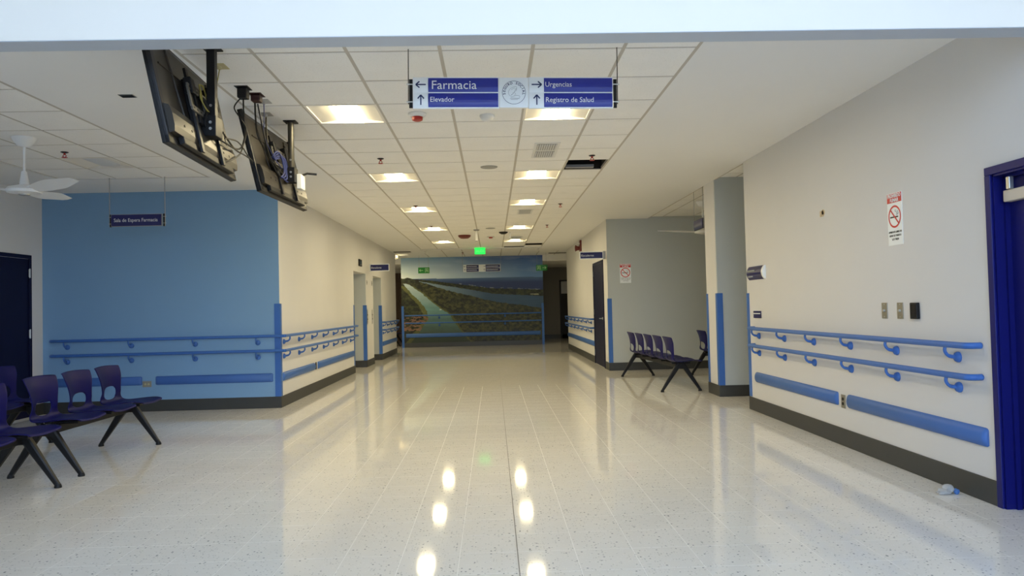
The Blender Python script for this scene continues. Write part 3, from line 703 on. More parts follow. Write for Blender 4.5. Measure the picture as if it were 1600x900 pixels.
# ================================================================== SIGNS
def curved_panel(x0, x1, z0, z1, mat, parent, name, y=-0.012, d=0.008, n=6):
    mb = MB(); A_ = []; B_ = []; h = (z1 - z0) / 2; zc = (z0 + z1) / 2
    for k in range(n + 1):
        a = -1 + 2 * k / n; yy = y - d * (1 - a * a)
        A_.append(mb.bm.verts.new((x0, yy, zc + a * h))); B_.append(mb.bm.verts.new((x1, yy, zc + a * h)))
    A_ += [mb.bm.verts.new((x0, 0, z1)), mb.bm.verts.new((x0, 0, z0))]; B_ += [mb.bm.verts.new((x1, 0, z1)), mb.bm.verts.new((x1, 0, z0))]
    m_ = len(A_)
    for k in range(m_): mb.bm.faces.new((A_[k], A_[(k + 1) % m_], B_[(k + 1) % m_], B_[k]))
    mb.bm.faces.new(A_); mb.bm.faces.new(B_[::-1]); return mb.build(name, mat, parent)
def arrow(parent, x, z, s, d, y=-0.021, mat='sign_ink'):
    """d: 0 left, 1 up, 2 right"""
    a = {0: math.pi, 1: R90, 2: 0}[d]; m = T(x, 0, z) @ RY(-a)
    mb = MB().box(-s, s * 0.85, y - 0.001, y, -s * 0.12, s * 0.12, m)
    for sg in (-1, 1): mb.box(-s * 0.95, 0.0, y - 0.001, y, -s * 0.12, s * 0.12, m @ T(s * 0.98, 0, 0) @ RY(sg * math.radians(40)))
    mb.build('arrow', mat, parent)
def rods(parent, xs, z0, z1, mat='grey_metal', r=0.003, y=0.0):
    for x in xs: MB().tube([(x, y, z0), (x, y, z1)], r, 6).build('suspension_rod', mat, parent)
# main direction sign
SZ = 2.595
ms = thing('direction_sign', 'hanging blue and white direction sign with Farmacia, Elevador, Urgencias and round emblem', 'sign', (0.163, 4.73, SZ), 0)
ms.rotation_euler = (0, 0.0155, 0)
H_ = 0.205; xl, xm0, xm1, xr = -0.653, -0.093, 0.100, 0.653
for x0, x1 in ((xl, xm0), (xm1, xr)):
    MB().box(x0, x1, -0.010, 0.012, 0, H_, bevel=0.002).build('module_frame', 'sign_white', ms)
    for r in (0, 1):
        z0 = 0.008 + r * 0.099; z1 = z0 + 0.091
        curved_panel(x0 + 0.006, x0 + 0.098, z0, z1, 'sign_white', ms, 'arrow_panel')
        curved_panel(x0 + 0.100, x1 - 0.006, z0, z1, 'sign_blue', ms, 'name_panel')
MB().box(xm0 + 0.002, xm1 - 0.002, -0.014, 0.012, 0.004, H_ - 0.004, bevel=0.002).build('emblem_panel', 'sign_white', ms)
arrow(ms, xl + 0.052, 0.153, 0.033, 0); arrow(ms, xl + 0.052, 0.053, 0.033, 1); arrow(ms, xm1 + 0.052, 0.153, 0.033, 2); arrow(ms, xm1 + 0.052, 0.053, 0.033, 1)
lettering('Farmacia', 0.080, 'letter_white', ms, xl + 0.118, -0.0215, 0.124, 0.290)
lettering('Elevador', 0.046, 'letter_white', ms, xl + 0.110, -0.0215, 0.041, 0.156)
lettering('Urgencias', 0.046, 'letter_white', ms, xm1 + 0.106, -0.0215, 0.139, 0.172)
lettering('Registro de Salud', 0.046, 'letter_white', ms, xm1 + 0.108, -0.0215, 0.038, 0.312)
ex, ez = (xm0 + xm1) / 2, H_ / 2
mb = MB(); n = 48
for k in range(n):
    a0, a1 = 2 * math.pi * k / n, 2 * math.pi * (k + 1) / n
    mb.bm.faces.new([mb.bm.verts.new((ex + q * math.cos(a), -0.0146, ez + q * math.sin(a))) for q, a in ((0.0745, a0), (0.077, a0), (0.077, a1), (0.0745, a1))])
mb.build('emblem_ring', 'sign_ink', ms)
word = 'SEGURO SOCIAL'
for k, chh in enumerate(word):
    if chh == ' ': continue
    a = math.radians(188 - k * (196 / (len(word) - 1)))
    me = text_mesh('emblem_letter', chh, 0.022, 'sign_ink', None, 'CENTER', 0.0005)
    link_mesh('emblem_letter', me, ms, (ex + 0.056 * math.cos(a), -0.0148, ez + 0.056 * math.sin(a)), (0, -(a - R90), 0))
mb = MB()
for pts in ([(-0.030, -0.018), (-0.036, 0.004), (-0.022, 0.026), (0.004, 0.038), (0.017, 0.036), (0.016, 0.022), (0.006, 0.010), (-0.002, -0.004), (-0.016, -0.018)],
            [(0.006, 0.020), (0.018, 0.026), (0.014, 0.012), (0.002, 0.004), (0.010, -0.008), (0.012, -0.018)],
            [(-0.028, -0.020), (-0.012, -0.026), (0.006, -0.022), (0.020, -0.020), (0.034, -0.022), (0.038, -0.030), (0.030, -0.037), (-0.022, -0.034)],
            [(-0.004, 0.002), (-0.008, -0.010), (-0.018, -0.014)], [(0.004, -0.014), (0.0, -0.020)], [(-0.028, -0.040), (0.036, -0.040)], [(-0.020, -0.046), (0.026, -0.046)],
            [(-0.018, 0.018), (-0.004, 0.026), (0.006, 0.030)]):
    mb.tube([(ex + p.x, -0.0146, ez + p.z) for p in catmull([(a, 0, b) for a, b in pts], 4)], 0.0010, 5)
mb.build('emblem_drawing', 'print_grey', ms)
for s in (-1, 1):
    MB().box(s * 0.667 - 0.011, s * 0.667 + 0.011, -0.004, 0.010, 0.006, H_ - 0.012).build('end_plate', 'black_metal', ms)
    for z in (0.045, 0.160): MB().tube([(s * 0.655, 0.0, z), (s * 0.695, 0.0, z)], 0.0055, 8).build('clamp', 'steel', ms)
rods(ms, (-0.683, 0.683), 0.03, CZ - SZ, 'black_metal', 0.003)
# waiting-area sign
ws = thing('waiting_area_sign', 'small navy hanging sign reading Sala de Espera Farmacia by blue wall', 'sign', (-4.315, 9.0, 2.395), 0)
MB().box(-0.315, 0.30, -0.010, 0.010, 0, 0.150, bevel=0.002).build('frame', 'grey_metal', ws); curved_panel(-0.308, 0.293, 0.006, 0.144, 'sign_navy', ws, 'name_panel')
lettering('Sala de Espera Farmacia', 0.062, 'letter_white', ws, -0.275, -0.0225, 0.055, 0.525)
for s in (-1, 1):
    MB().box(s * 0.322 - 0.010, s * 0.322 + 0.010, -0.004, 0.008, -0.004, 0.150).build('end_plate', 'black_metal', ws)
    for z in (0.035, 0.115): MB().tube([(s * 0.31, 0, z), (s * 0.345, 0, z)], 0.005, 8).build('clamp', 'steel', ws)
rods(ws, (-0.335, 0.333), 0.0, CZ - 2.395 + (0.0), 'grey_metal', 0.005)
# projecting signs
def projecting(name, x0, x1, y, z0, z1, text, label, wallside):
    t = thing(name, label, 'sign', ((x0 + x1) / 2, y, z0), 0); w = (x1 - x0) / 2; h = z1 - z0
    MB().box(-w, w, -0.010, 0.012, 0, h, bevel=0.002).build('frame', 'sign_white', t)
    curved_panel(-w + 0.016, w - 0.016, 0.016, h - 0.016, 'sign_navy', t, 'name_panel')
    lettering(text, h * 0.38, 'letter_white', t, -w + 0.03, -0.0225, h * 0.36, w * 1.05)
    MB().box(wallside * w - 0.004, wallside * w + 0.045, -0.006, 0.008, -0.005, h + 0.005).build('wall_bracket', 'grey_metal', t)
projecting('lift_sign', -2.885, -2.43, 17.3, 2.225, 2.395, 'Elevadores', 'navy projecting sign with white rim above the lifts on the left', -1)
projecting('stairs_sign', 1.755, 2.23, 14.55, 2.225, 2.375, 'Escaleras', 'navy projecting sign above the far right navy door', 1)
# alcove sign at the soffit edge
t = thing('alcove_sign', 'navy sign hanging at the soffit edge beside the pillar', 'sign', (EDGE - 0.01, 10.82, 2.395), -R90)
MB().box(-0.23, 0.23, -0.012, 0.012, 0, 0.15, bevel=0.002).build('frame', 'black_metal', t); curved_panel(-0.224, 0.224, 0.006, 0.144, 'sign_navy', t, 'name_panel'); rods(t, (-0.24, 0.24), 0.0, CZ - 2.395, 'grey_metal', 0.004)
# far direction sign in front of the mural
t = thing('far_direction_sign', 'small blue and white direction sign hanging before the mural', 'sign', (-0.335, 23.6, 2.47), 0)
MB().box(-0.60, 0.60, -0.01, 0.01, 0, 0.235, bevel=0.002).build('frame', 'sign_white', t)
for x0, x1 in ((-0.50, -0.10), (0.12, 0.59)):
    for r in (0, 1): curved_panel(x0, x1, 0.008 + r * 0.114, 0.110 + r * 0.114, 'sign_navy', t, 'name_panel'); MB().box(x0 + 0.02, x1 - 0.06, -0.0225, -0.0215, 0.052 + r * 0.114, 0.066 + r * 0.114).build('text_line', 'letter_white', t)
for x in (-0.55, 0.075): arrow(t, x, 0.175, 0.034, 0 if x < 0 else 2, -0.0115); arrow(t, x, 0.06, 0.034, 1, -0.0115)
rods(t, (-0.62, 0.62), 0.0, FZ - 2.47, 'grey_metal', 0.004)
# green exit pictogram signs
def exit_picto(x, y, z, flip, label):
    t = thing('exit_sign', label, 'sign', (x, y, z), 0, 'green exit pictogram signs'); w, h = 0.185, 0.195
    MB().box(-w, w, -0.010, 0.010, 0, h, bevel=0.002).build('panel', 'sign_green', t)
    s = -1 if flip else 1
    arrow(t, s * -0.085 if True else 0, h / 2, 0.062, 0 if not flip else 2, -0.0115, 'glow_white_green')
    mb = MB(); cx = s * 0.095
    for (a, b, c, d) in ((-0.055, -0.043, 0.03, 0.165), (0.043, 0.055, 0.03, 0.165), (-0.055, 0.055, 0.153, 0.165)): mb.box(cx + a, cx + b, -0.0125, -0.011, c, d)
    mb.build('doorway', 'glow_white_green', t)
    mb = MB().lathe([(0, 0), (0.013, 0), (0.013, 0.0015), (0, 0.0015)], 10, T(cx, -0.011, 0.133) @ RX(R90))
    for p in ([(0.0, 0.118), (0.004, 0.085)], [(0.004, 0.085), (-0.016, 0.066), (-0.018, 0.042)], [(0.004, 0.085), (0.020, 0.066), (0.034, 0.060)], [(0.0, 0.112), (-0.022, 0.098), (-0.028, 0.112)], [(0.0, 0.112), (0.022, 0.100), (0.024, 0.086)]):
        mb.tube([(cx + s * a, -0.012, b) for a, b in p], 0.006, 6)
    mb.build('running_figure', 'glow_white_green', t); rods(t, (-0.15, 0.15), h, FZ - z, 'grey_metal', 0.003)
exit_picto(-2.245, 24.0, 2.478, False, 'green exit sign with left arrow before the mural sky')
exit_picto(1.632, 24.0, 2.480, True, 'green exit sign with right arrow at the mural edge')
t = thing('lit_exit_sign', 'glowing green exit sign at the end of the ceiling grid', 'sign', (-0.33, 20.4, 2.80), 0)
MB().box(-0.15, 0.15, -0.02, 0.02, 0, 0.185, bevel=0.006).build('lit_panel', 'exit_glow', t); lettering('SALIDA', 0.095, 'exit_letter', t, 0, -0.0225, 0.06, 0.24, 'CENTER', bold=0.002); MB().box(-0.08, 0.08, -0.03, 0.03, 0.185, 0.2).build('ceiling_base', 'white_plastic', t)

# fire alarm, floor indicator, call panels
t = thing('fire_alarm', 'red fire alarm horn with white strobe high on the far right wall', 'alarm', (XR2, 18.5, 2.68), -R90)
MB().box(-0.10, 0.10, -0.045, 0, 0, 0.28, bevel=0.006).build('back_box', 'dark_red', t); MB().box(-0.07, 0.07, -0.10, -0.045, 0.17, 0.215, bevel=0.008).build('strobe', 'white_plastic', t)
MB().lathe([(0, 0), (0.05, 0), (0.055, 0.05), (0.085, 0.11), (0.075, 0.112), (0.04, 0.06), (0, 0.06)], 18, T(0, -0.045, 0.08) @ RX(R90)).build('horn', 'dark_red', t)
t = thing('floor_indicator', 'small black floor indicator above the first lift', 'display', (XL, 16.2, 2.285), R90)
MB().box(-0.15, 0.15, -0.03, 0, 0, 0.15, bevel=0.004).build('case', 'black_plastic', t); MB().box(-0.10, 0.10, -0.032, -0.03, 0.03, 0.12).build('screen', 'tv_screen', t)
for y, lab in ((17.08, 'near'), (17.75, 'far')):
    t = thing('call_panel', f'slim steel lift call panel on the pier, {lab} one', 'call panel', (XL, y, 0.98), R90, 'lift call panels')
    MB().box(-0.05, 0.05, -0.006, 0, 0, 0.34, bevel=0.002).build('plate', 'steel', t)
    for z in (0.12, 0.22): MB().lathe([(0, 0), (0.018, 0), (0.016, 0.006), (0, 0.006)], 12, T(0, -0.006, z) @ RX(R90)).build('button', 'black_plastic', t)
    t = thing('direction_lantern', f'small dark lift direction lantern on the pier, {lab} one', 'lantern', (XL, y, 1.90), R90, 'lift direction lanterns')
    MB().box(-0.04, 0.04, -0.01, 0, 0, 0.11, bevel=0.002).build('plate', 'steel', t); MB().prism([(-0.022, 0.035), (0.022, 0.035), (0.0, 0.085)], -0.012, -0.009).build('arrow', 'black_plastic', t)

# ================================================================== CEILING FIXTURES
def lamp(x, y, w, h, z, label, lit=True, group='lit ceiling lights'):
    t = thing('ceiling_light', label, 'ceiling light', (x, y, z), 0, group)
    a, b = w / 2 - 0.006, h / 2 - 0.006
    fr = MB().box(-a, -a + 0.02, -b, b, -0.003, 0.01).box(a - 0.02, a, -b, b, -0.003, 0.01).box(-a + 0.02, a - 0.02, -b, -b + 0.02, -0.003, 0.01).box(-a + 0.02, a - 0.02, b - 0.02, b, -0.003, 0.01)
    fr.build('frame', 'reflector', t)
    mb = MB(); lw = 0.115; v = mb.bm.verts.new
    for s in (-1, 1):
        q = [v((s * (a - 0.02), -b + 0.02, 0.004)), v((s * (a - 0.02), b - 0.02, 0.004)), v((s * (a - 0.10), b - 0.02, 0.016)), v((s * (a - 0.10), -b + 0.02, 0.016))]
        mb.bm.faces.new(q); p = [v((s * lw, b - 0.02, 0.030)), v((s * lw, -b + 0.02, 0.030))]; mb.bm.faces.new((q[3], q[2], p[0], p[1]))
    mb.box(-a + 0.01, a - 0.01, -b + 0.005, -b + 0.02, 0.01, 0.1).box(-a + 0.01, a - 0.01, b - 0.02, b - 0.005, 0.01, 0.1).box(-a, a, -b, b, 0.1, 0.11)
    mb.build('reflector', 'reflector', t)
    d = MB(); n = 6; A_ = []; B_ = []
    for k in range(n + 1):
        an = math.pi * k / n; A_.append(d.bm.verts.new((-lw * math.cos(an), -b + 0.035, 0.030 - 0.018 * math.sin(an)))); B_.append(d.bm.verts.new((-lw * math.cos(an), b - 0.035, 0.030 - 0.018 * math.sin(an))))
    for k in range(n): d.bm.faces.new((A_[k], A_[k + 1], B_[k + 1], B_[k]))
    d.bm.faces.new(A_); d.bm.faces.new(B_[::-1]); d.bm.faces.new((A_[0], B_[0], B_[n], A_[n]))
    d.build('diffuser', 'lamp_glow' if lit else 'lamp_off', t, True)
ORD = ['first', 'second', 'third', 'fourth', 'fifth']; cnt = {1: 0, 4: 0}
for (i, j) in lights_ij:
    lamp((GX[i] + GX[i + 1]) / 2, cell(j), GX[i + 1] - GX[i], GY[j + 1] - GY[j], CZ, 'lit recessed ceiling light, %s from the front in the %s row' % (ORD[cnt[i]], 'left' if i == 1 else 'right')); cnt[i] += 1
lamp((SX[1] + SX[2]) / 2, (SY[off_j] + SY[off_j + 1]) / 2, SX[2] - SX[1], SY[off_j + 1] - SY[off_j], CZ, 'unlit recessed ceiling light above the waiting area', False, 'unlit ceiling lights')

for k, (x, y) in enumerate(((-3.37, 23.7), (-5.2, 23.7), (4.4, 23.7))):  # farther-left and right lamps are unseen additions that brighten the mural end
    lamp(x, y, 0.61, 0.61, FZ - 0.112, 'lit ceiling light in the cross corridor, %s' % ('just left of the mural', 'farther left, unseen, added to brighten the mural', 'right of the mural, unseen, added to brighten it')[k])
sp_me = MB().lathe([(0, 0), (0.036, 0), (0.038, -0.004), (0.020, -0.012), (0, -0.012)], 16).mesh('escutcheon', 'black_metal', True)
sb = MB().lathe([(0, -0.012), (0.010, -0.012), (0.010, -0.030), (0, -0.030)], 10); sb.lathe([(0, -0.055), (0.028, -0.055), (0.028, -0.058), (0, -0.058)], 14)
for s in (-1, 1): sb.tube([(s * 0.008, 0, -0.028), (s * 0.018, 0, -0.042), (s * 0.004, 0, -0.056)], 0.004, 6)
sb_me = sb.mesh('head', 'red_paint')
SPR = [(-1.22, 8.16, 'beside the second light of left row'), (1.16, 8.20, 'just before the missing ceiling tile'), (-1.23, 11.95, 'before the third light of left row'), (1.155, 12.05, 'right of the third light of right row'),
       (1.165, 15.15, 'right of the fourth light of right row'), (-1.23, 14.95, 'before the fourth light of left row')]
for x, y, w in SPR:
    t = thing('sprinkler', 'small red ceiling sprinkler ' + w, 'sprinkler', (x, y, CZ - 0.002), 0, 'ceiling sprinklers'); link_mesh('escutcheon', sp_me, t); link_mesh('head', sb_me, t)
t = thing('sprinkler', 'small red ceiling sprinkler over the waiting area beside the fan', 'sprinkler', (-4.35, 7.55, CZ - 0.002), 0, 'ceiling sprinklers'); link_mesh('escutcheon', sp_me, t); link_mesh('head', sb_me, t)
t = thing('sprinkler', 'small dark sprinkler on the far ceiling above the small direction sign', 'sprinkler', (-0.93, 23.2, FZ - 0.002), 0, 'ceiling sprinklers'); link_mesh('escutcheon', sp_me, t); link_mesh('head', sb_me, t)
def dome(name, x, y, prof, mat, label, cat, lens=None, lmat=None, z=CZ):
    t = thing(name, label, cat, (x, y, z - 0.001), 0); MB().lathe(prof, 24).build('body', mat, t, True)
    if lens: MB().lathe(lens, 24).build('lens', lmat, t, True)
dome('alarm_strobe', -0.618, 6.30, [(0, 0), (0.078, 0), (0.080, -0.012), (0.060, -0.034), (0, -0.034)], 'white_plastic', 'round white ceiling strobe with red lens below the direction sign', 'strobe', [(0, -0.034), (0.048, -0.034), (0.045, -0.060), (0.03, -0.068), (0, -0.068)], 'red_glow' if 'red_glow' in M else 'red_paint')
dome('smoke_detector', -0.014, 6.40, [(0, 0), (0.066, 0), (0.066, -0.016), (0.050, -0.040), (0.030, -0.050), (0, -0.050)], 'white_plastic', 'round white smoke detector in the ceiling centre', 'smoke detector')
dome('ceiling_speaker', -0.01, 8.77, [(0, 0), (0.105, 0), (0.100, -0.008), (0, -0.010)], 'grey_metal', 'flat grey round ceiling speaker between the second lights', 'speaker')
dome('ceiling_speaker', -0.018, 15.55, [(0, 0), (0.105, 0), (0.100, -0.008), (0, -0.010)], 'grey_metal', 'flat grey round ceiling speaker between the fourth lights', 'speaker')
dome('alarm_bell', -0.626, 16.96, [(0, 0), (0.15, 0), (0.14, -0.04), (0.09, -0.075), (0, -0.08)], 'dark_red', 'dark red dome alarm on the far ceiling', 'alarm')
dome('alarm_strobe', -0.017, 17.36, [(0, 0), (0.09, 0), (0.085, -0.02), (0, -0.02)], 'white_plastic', 'small white and red strobe on the far ceiling', 'strobe', [(0, -0.02), (0.05, -0.02), (0.04, -0.045), (0, -0.045)], 'red_paint')
t = thing('hanging_post', 'white stub post with round base hanging from the far ceiling', 'post', (-0.321, 15.8, CZ - 0.001), 0)
MB().lathe([(0, 0), (0.07, 0), (0.06, -0.02), (0.032, -0.03), (0, -0.03)], 16).build('base', 'grey_metal', t, True); MB().lathe([(0, -0.03), (0.026, -0.03), (0.026, -0.24), (0, -0.24)], 14).build('tube', 'white_plastic', t, True); MB().lathe([(0, -0.24), (0.030, -0.24), (0.030, -0.255), (0, -0.26)], 14).build('tip', 'grey_metal', t, True)
t = thing('ceiling_camera', 'dark ceiling dome camera with white bracket at the far right light', 'camera', (0.27, 16.4, CZ - 0.001), 0)
MB().lathe([(0, 0), (0.10, 0), (0.10, -0.02), (0.05, -0.05), (0, -0.055)], 18).build('dome', 'black_plastic', t, True); MB().tube([(0.14, 0, 0), (0.15, 0, -0.06), (0.14, 0, -0.15)], 0.018, 8).build('bracket', 'white_plastic', t)
def vent(x, y, w, h, fields, label, z=CZ, nslat=9):
    t = thing('air_vent', label, 'vent', (x, y, z - 0.001), 0, 'white ceiling vents')
    MB().box(-w / 2, w / 2, -h / 2, h / 2, -0.008, 0.0).build('frame', 'white_plastic', t)
    n = len(fields)
    for (a, b) in fields:
        MB().box(-w / 2 + 0.03, w / 2 - 0.03, a, b, -0.0095, -0.008).build('backing', 'grey_metal', t)
        for k in range(nslat):
            xx = -w / 2 + 0.04 + (w - 0.08) * k / (nslat - 1)
            MB().box(xx - 0.006, xx + 0.006, a + 0.008, b - 0.008, -0.016, -0.0095).build('slat', 'lamp_off', t)
vent(0.607, 7.88, 0.27, 0.74, ((-0.33, -0.03), (0.03, 0.33)), 'white ceiling vent with two slatted fields in the right row')
vent(0.607, 12.95, 0.27, 0.62, ((-0.25, 0.25),), 'white slatted ceiling vent after the third light')
vent(0.607, 17.7, 0.30, 0.55, ((-0.22, 0.22),), 'small white ceiling vent before the last light of right row')
# things in the two open ceiling cells, dark slots
for (i_, j_) in HOLE:
    x0, x1, y0, y1 = GX[i_] + 0.013, GX[i_ + 1] - 0.001, GY[j_] + 0.010, GY[j_ + 1] - 0.010
    MB().box(x0, x0 + 0.004, y0, y1, CZ + 0.006, 3.5).box(x1 - 0.004, x1, y0, y1, CZ + 0.006, 3.5).box(x0, x1, y0, y0 + 0.004, CZ + 0.006, 3.5).box(x0, x1, y1 - 0.004, y1, CZ + 0.006, 3.5).build('void_shade', 'dark_void', ceiling)  # added dark sheets, painted-in shade of the open ceiling cells
t = thing('duct', 'grey metal duct edge visible inside the missing ceiling tile', 'duct', (1.15, GY[HOLE[0][1] + 1] - 0.03, CZ), 0)
MB().box(-0.21, 0.14, -0.06, 0.0, 0.012, 0.05, bevel=0.004).build('duct_run', 'grey_metal', t)
def slot(x, y, w, d, z, label):
    t = thing('slot_diffuser', label, 'vent', (x, y, z), 0, 'dark slot diffusers')
    MB().box(-w / 2, w / 2, -d / 2, d / 2, -0.006, 0).build('frame', 'black_metal', t); MB().box(-w / 2 + 0.02, w / 2 - 0.02, -d / 4, d / 4, -0.010, -0.006).build('blade', 'dark_void', t)
slot(-2.63, 21.5, 0.5, 0.25, CZ, 'dark slot in the ceiling above the far left wall end'); slot(2.2, 24.3, 0.62, 0.25, FZ, 'dark slot in the ceiling right of the mural'); slot(0.62, 20.40, 0.56, 0.22, CZ - 0.003, 'dark slot at the end of the ceiling grid')
t = thing('supply_grille', 'small dark square grille in the white soffit near the televisions', 'vent', (-2.78, 5.66, CZ), 0)
MB().box(-0.055, 0.055, -0.04, 0.04, -0.004, 0).build('frame', 'grey_metal', t)
for k in range(4): MB().box(-0.05, 0.05, -0.033 + k * 0.018, -0.023 + k * 0.018, -0.007, -0.004).build('slat', 'black_metal', t)

# ---- ceiling fans
def fan(x, y, z, a0, drop, label, rad=0.74):
    t = thing('ceiling_fan', label, 'ceiling fan', (x, y, z), 0, 'white ceiling fans')
    MB().lathe([(0, 0), (0.105, 0), (0.105, -0.006), (0.085, -0.045), (0.055, -0.080), (0.02, -0.092), (0, -0.092)], 28).build('canopy', 'fan_white', t, True)
    MB().tube([(0, 0, -0.08), (0, 0, -drop + 0.05)], 0.011, 12).build('down_rod', 'fan_white', t, True)
    MB().lathe([(0, -drop + 0.18), (0.022, -drop + 0.18), (0.040, -drop + 0.07), (0.044, -drop + 0.05), (0, -drop + 0.05)], 20).build('yoke_cover', 'fan_white', t, True)
    m = MB().lathe([(0, -drop + 0.05), (0.06, -drop + 0.05), (0.13, -drop + 0.030), (0.155, -drop + 0.0), (0.14, -drop - 0.022), (0.06, -drop - 0.034), (0, -drop - 0.036)], 32).build('motor', 'fan_white', t, True)
    MB().lathe([(0, -drop - 0.033), (0.05, -drop - 0.033), (0.045, -drop - 0.045), (0, -drop - 0.046)], 20).build('cap', 'steel', m, True)
    for k in range(3):
        mb = MB(); n = 12; rings = []
        for q in range(n + 1):
            s = q / n; r = 0.12 + s * (rad - 0.12); w = 0.055 + 0.05 * math.sin(min(1, s * 1.5) * R90) - 0.055 * max(0, s - 0.55) / 0.45; tw = -0.32 + 0.14 * s; sag = 0.03 * s
            c_ = Vector((r, 0, -drop + sag)); d_ = Vector((0, math.cos(tw), math.sin(tw)))
            rings.append([mb.bm.verts.new(c_ + d_ * e + Vector((0, 0, f))) for e, f in ((-w, 0.0), (0, 0.006), (w, 0.0), (0, -0.006))])
        for a_, b_ in zip(rings, rings[1:]):
            for e in range(4): mb.bm.faces.new((a_[e], a_[(e + 1) % 4], b_[(e + 1) % 4], b_[e]))
        mb.bm.faces.new(rings[0]); mb.bm.faces.new(rings[-1][::-1])
        o = mb.build('blade', 'fan_white', t, True); o.rotation_euler = (0, 0, a0 + k * 2 * math.pi / 3)
fan(-4.36, 6.92, CZ, math.radians(-28), 0.50, 'white three blade ceiling fan over the left waiting area')
fan(3.63, 12.4, 3.035, math.radians(180), 0.52, 'white ceiling fan in the right alcove half hidden by pillar', 0.78)

# ================================================================== TELEVISIONS seen from behind
def television(loc, tilt, yaw, label):
    t = thing('television', label, 'television', loc, 0, 'ceiling hung televisions'); t.rotation_euler = (tilt, 0, yaw)
    W, H = 1.24, 0.685; w, h = W / 2, H / 2
    MB().box(-w, w, -0.012, 0.008, -h, h, bevel=0.004).build('bezel', 'black_plastic', t)
    MB().box(-w + 0.012, w - 0.012, -0.0135, -0.012, -h + 0.018, h - 0.012).build('screen', 'tv_screen', t)
    bk = MB(); v = bk.bm.verts.new
    o_ = [v((sx * (w - 0.008), 0.008, sz * (h - 0.008))) for sx, sz in ((-1, -1), (1, -1), (1, 1), (-1, 1))]; i_ = [v((sx * (w - 0.05), 0.026, sz * (h - 0.05))) for sx, sz in ((-1, -1), (1, -1), (1, 1), (-1, 1))]
    for k in range(4): bk.bm.faces.new((o_[k], o_[(k + 1) % 4], i_[(k + 1) % 4], i_[k]))
    bk.bm.faces.new(i_); back = bk.build('back_cover', 'tv_back', t)
    # raised lower housing with a rounded upper edge
    hs = MB(); P = [(-h + 0.060, 0.020), (-h + 0.062, 0.058), (-h + 0.10, 0.066), (-h + 0.17, 0.066), (-h + 0.215, 0.056), (-h + 0.235, 0.020)]
    a_ = [hs.bm.verts.new((-w + 0.03, y, z)) for z, y in P]; b_ = [hs.bm.verts.new((w - 0.03, y, z)) for z, y in P]
    for k in range(len(P) - 1): hs.bm.faces.new((a_[k], a_[k + 1], b_[k + 1], b_[k]))
    hs.bm.faces.new(a_); hs.bm.faces.new(b_[::-1]); hs.build('lower_housing', 'tv_back', t)
    MB().box(-w, w, 0.006, 0.030, -h, -h + 0.045, bevel=0.004).build('bottom_bezel', 'black_plastic', t)
    MB().box(-w + 0.15, w - 0.15, 0.030, 0.062, -h + 0.018, -h + 0.062, bevel=0.005).build('speaker_strip', 'black_plastic', t)
    MB().box(-w, -w + 0.06, 0.006, 0.030, -h, h, bevel=0.006).build('side_bezel', 'tv_dark', t); MB().box(w - 0.06, w, 0.006, 0.030, -h, h, bevel=0.006).build('side_bezel', 'tv_dark', t)
    for x in (-0.42, -0.30, 0.30, 0.42): MB().lathe([(0, 0), (0.008, 0), (0.008, 0.003), (0, 0.003)], 8, T(x, 0.066, -h + 0.13) @ RX(-R90)).build('screw', 'black_metal', t)
    for (x0, x1) in ((0.26, 0.36), (-0.26, -0.36)): MB().tube([(x0, 0.028, -h + 0.24), (x1, 0.028, h - 0.06)], 0.009, 6).build('rib', 'tv_back', back)
    MB().tube([(-w + 0.08, 0.028, 0.14), (w - 0.10, 0.028, 0.14)], 0.006, 6).build('rib', 'tv_back', back)
    MB().box(-0.30, 0.16, 0.026, 0.060, -0.15, 0.16, bevel=0.006).build('connector_panel', 'black_plastic', t)
    MB().box(0.02, 0.14, 0.060, 0.084, -0.12, 0.10, bevel=0.004).build('junction_box', 'black_metal', t)
    for x in (-0.2, 0.2): MB().box(x - 0.022, x + 0.022, 0.066, 0.082, -h + 0.02, 0.20, bevel=0.003).build('mount_arm', 'black_metal', t)
    for (x, z, a_, b_) in ((-0.12, 0.06, 0.05, 0.09), (0.20, 0.09, 0.035, 0.05), (-0.24, -0.02, 0.03, 0.07)): MB().box(x - a_, x + a_, 0.058, 0.105, z - b_, z + b_, bevel=0.006).build('adapter_box', 'black_plastic', t)
    rl = MB()
    for z in (-0.055, 0.075): rl.box(-0.27, 0.27, 0.082, 0.092, z - 0.018, z + 0.018)
    for x in (-0.27, 0.0, 0.25): rl.box(x, x + 0.03, 0.082, 0.092, -0.055, 0.075)
    rail = rl.build('mount_rail', 'steel_dark', t)
    for x in [-0.24 + 0.06 * k for k in range(9)]:
        for z in (-0.055, 0.075): MB().box(x - 0.010, x + 0.010, 0.0915, 0.0930, z - 0.005, z + 0.005).build('slot_hole', 'black_plastic', rail)
    return t
pm('steel_dark', (0.16, 0.15, 0.13), 0.4, metal=0.6, var=0.1)
tv1 = television((-1.886, 4.65, 2.585), math.radians(11.5), -R90 + 0.055, 'dark television hung from the ceiling nearest the camera, seen from behind')
tv2 = television((-1.912, 6.50, 2.612), math.radians(13.0), -R90 - 0.040, 'dark television hung from the ceiling behind the first, with white box and blue cables')
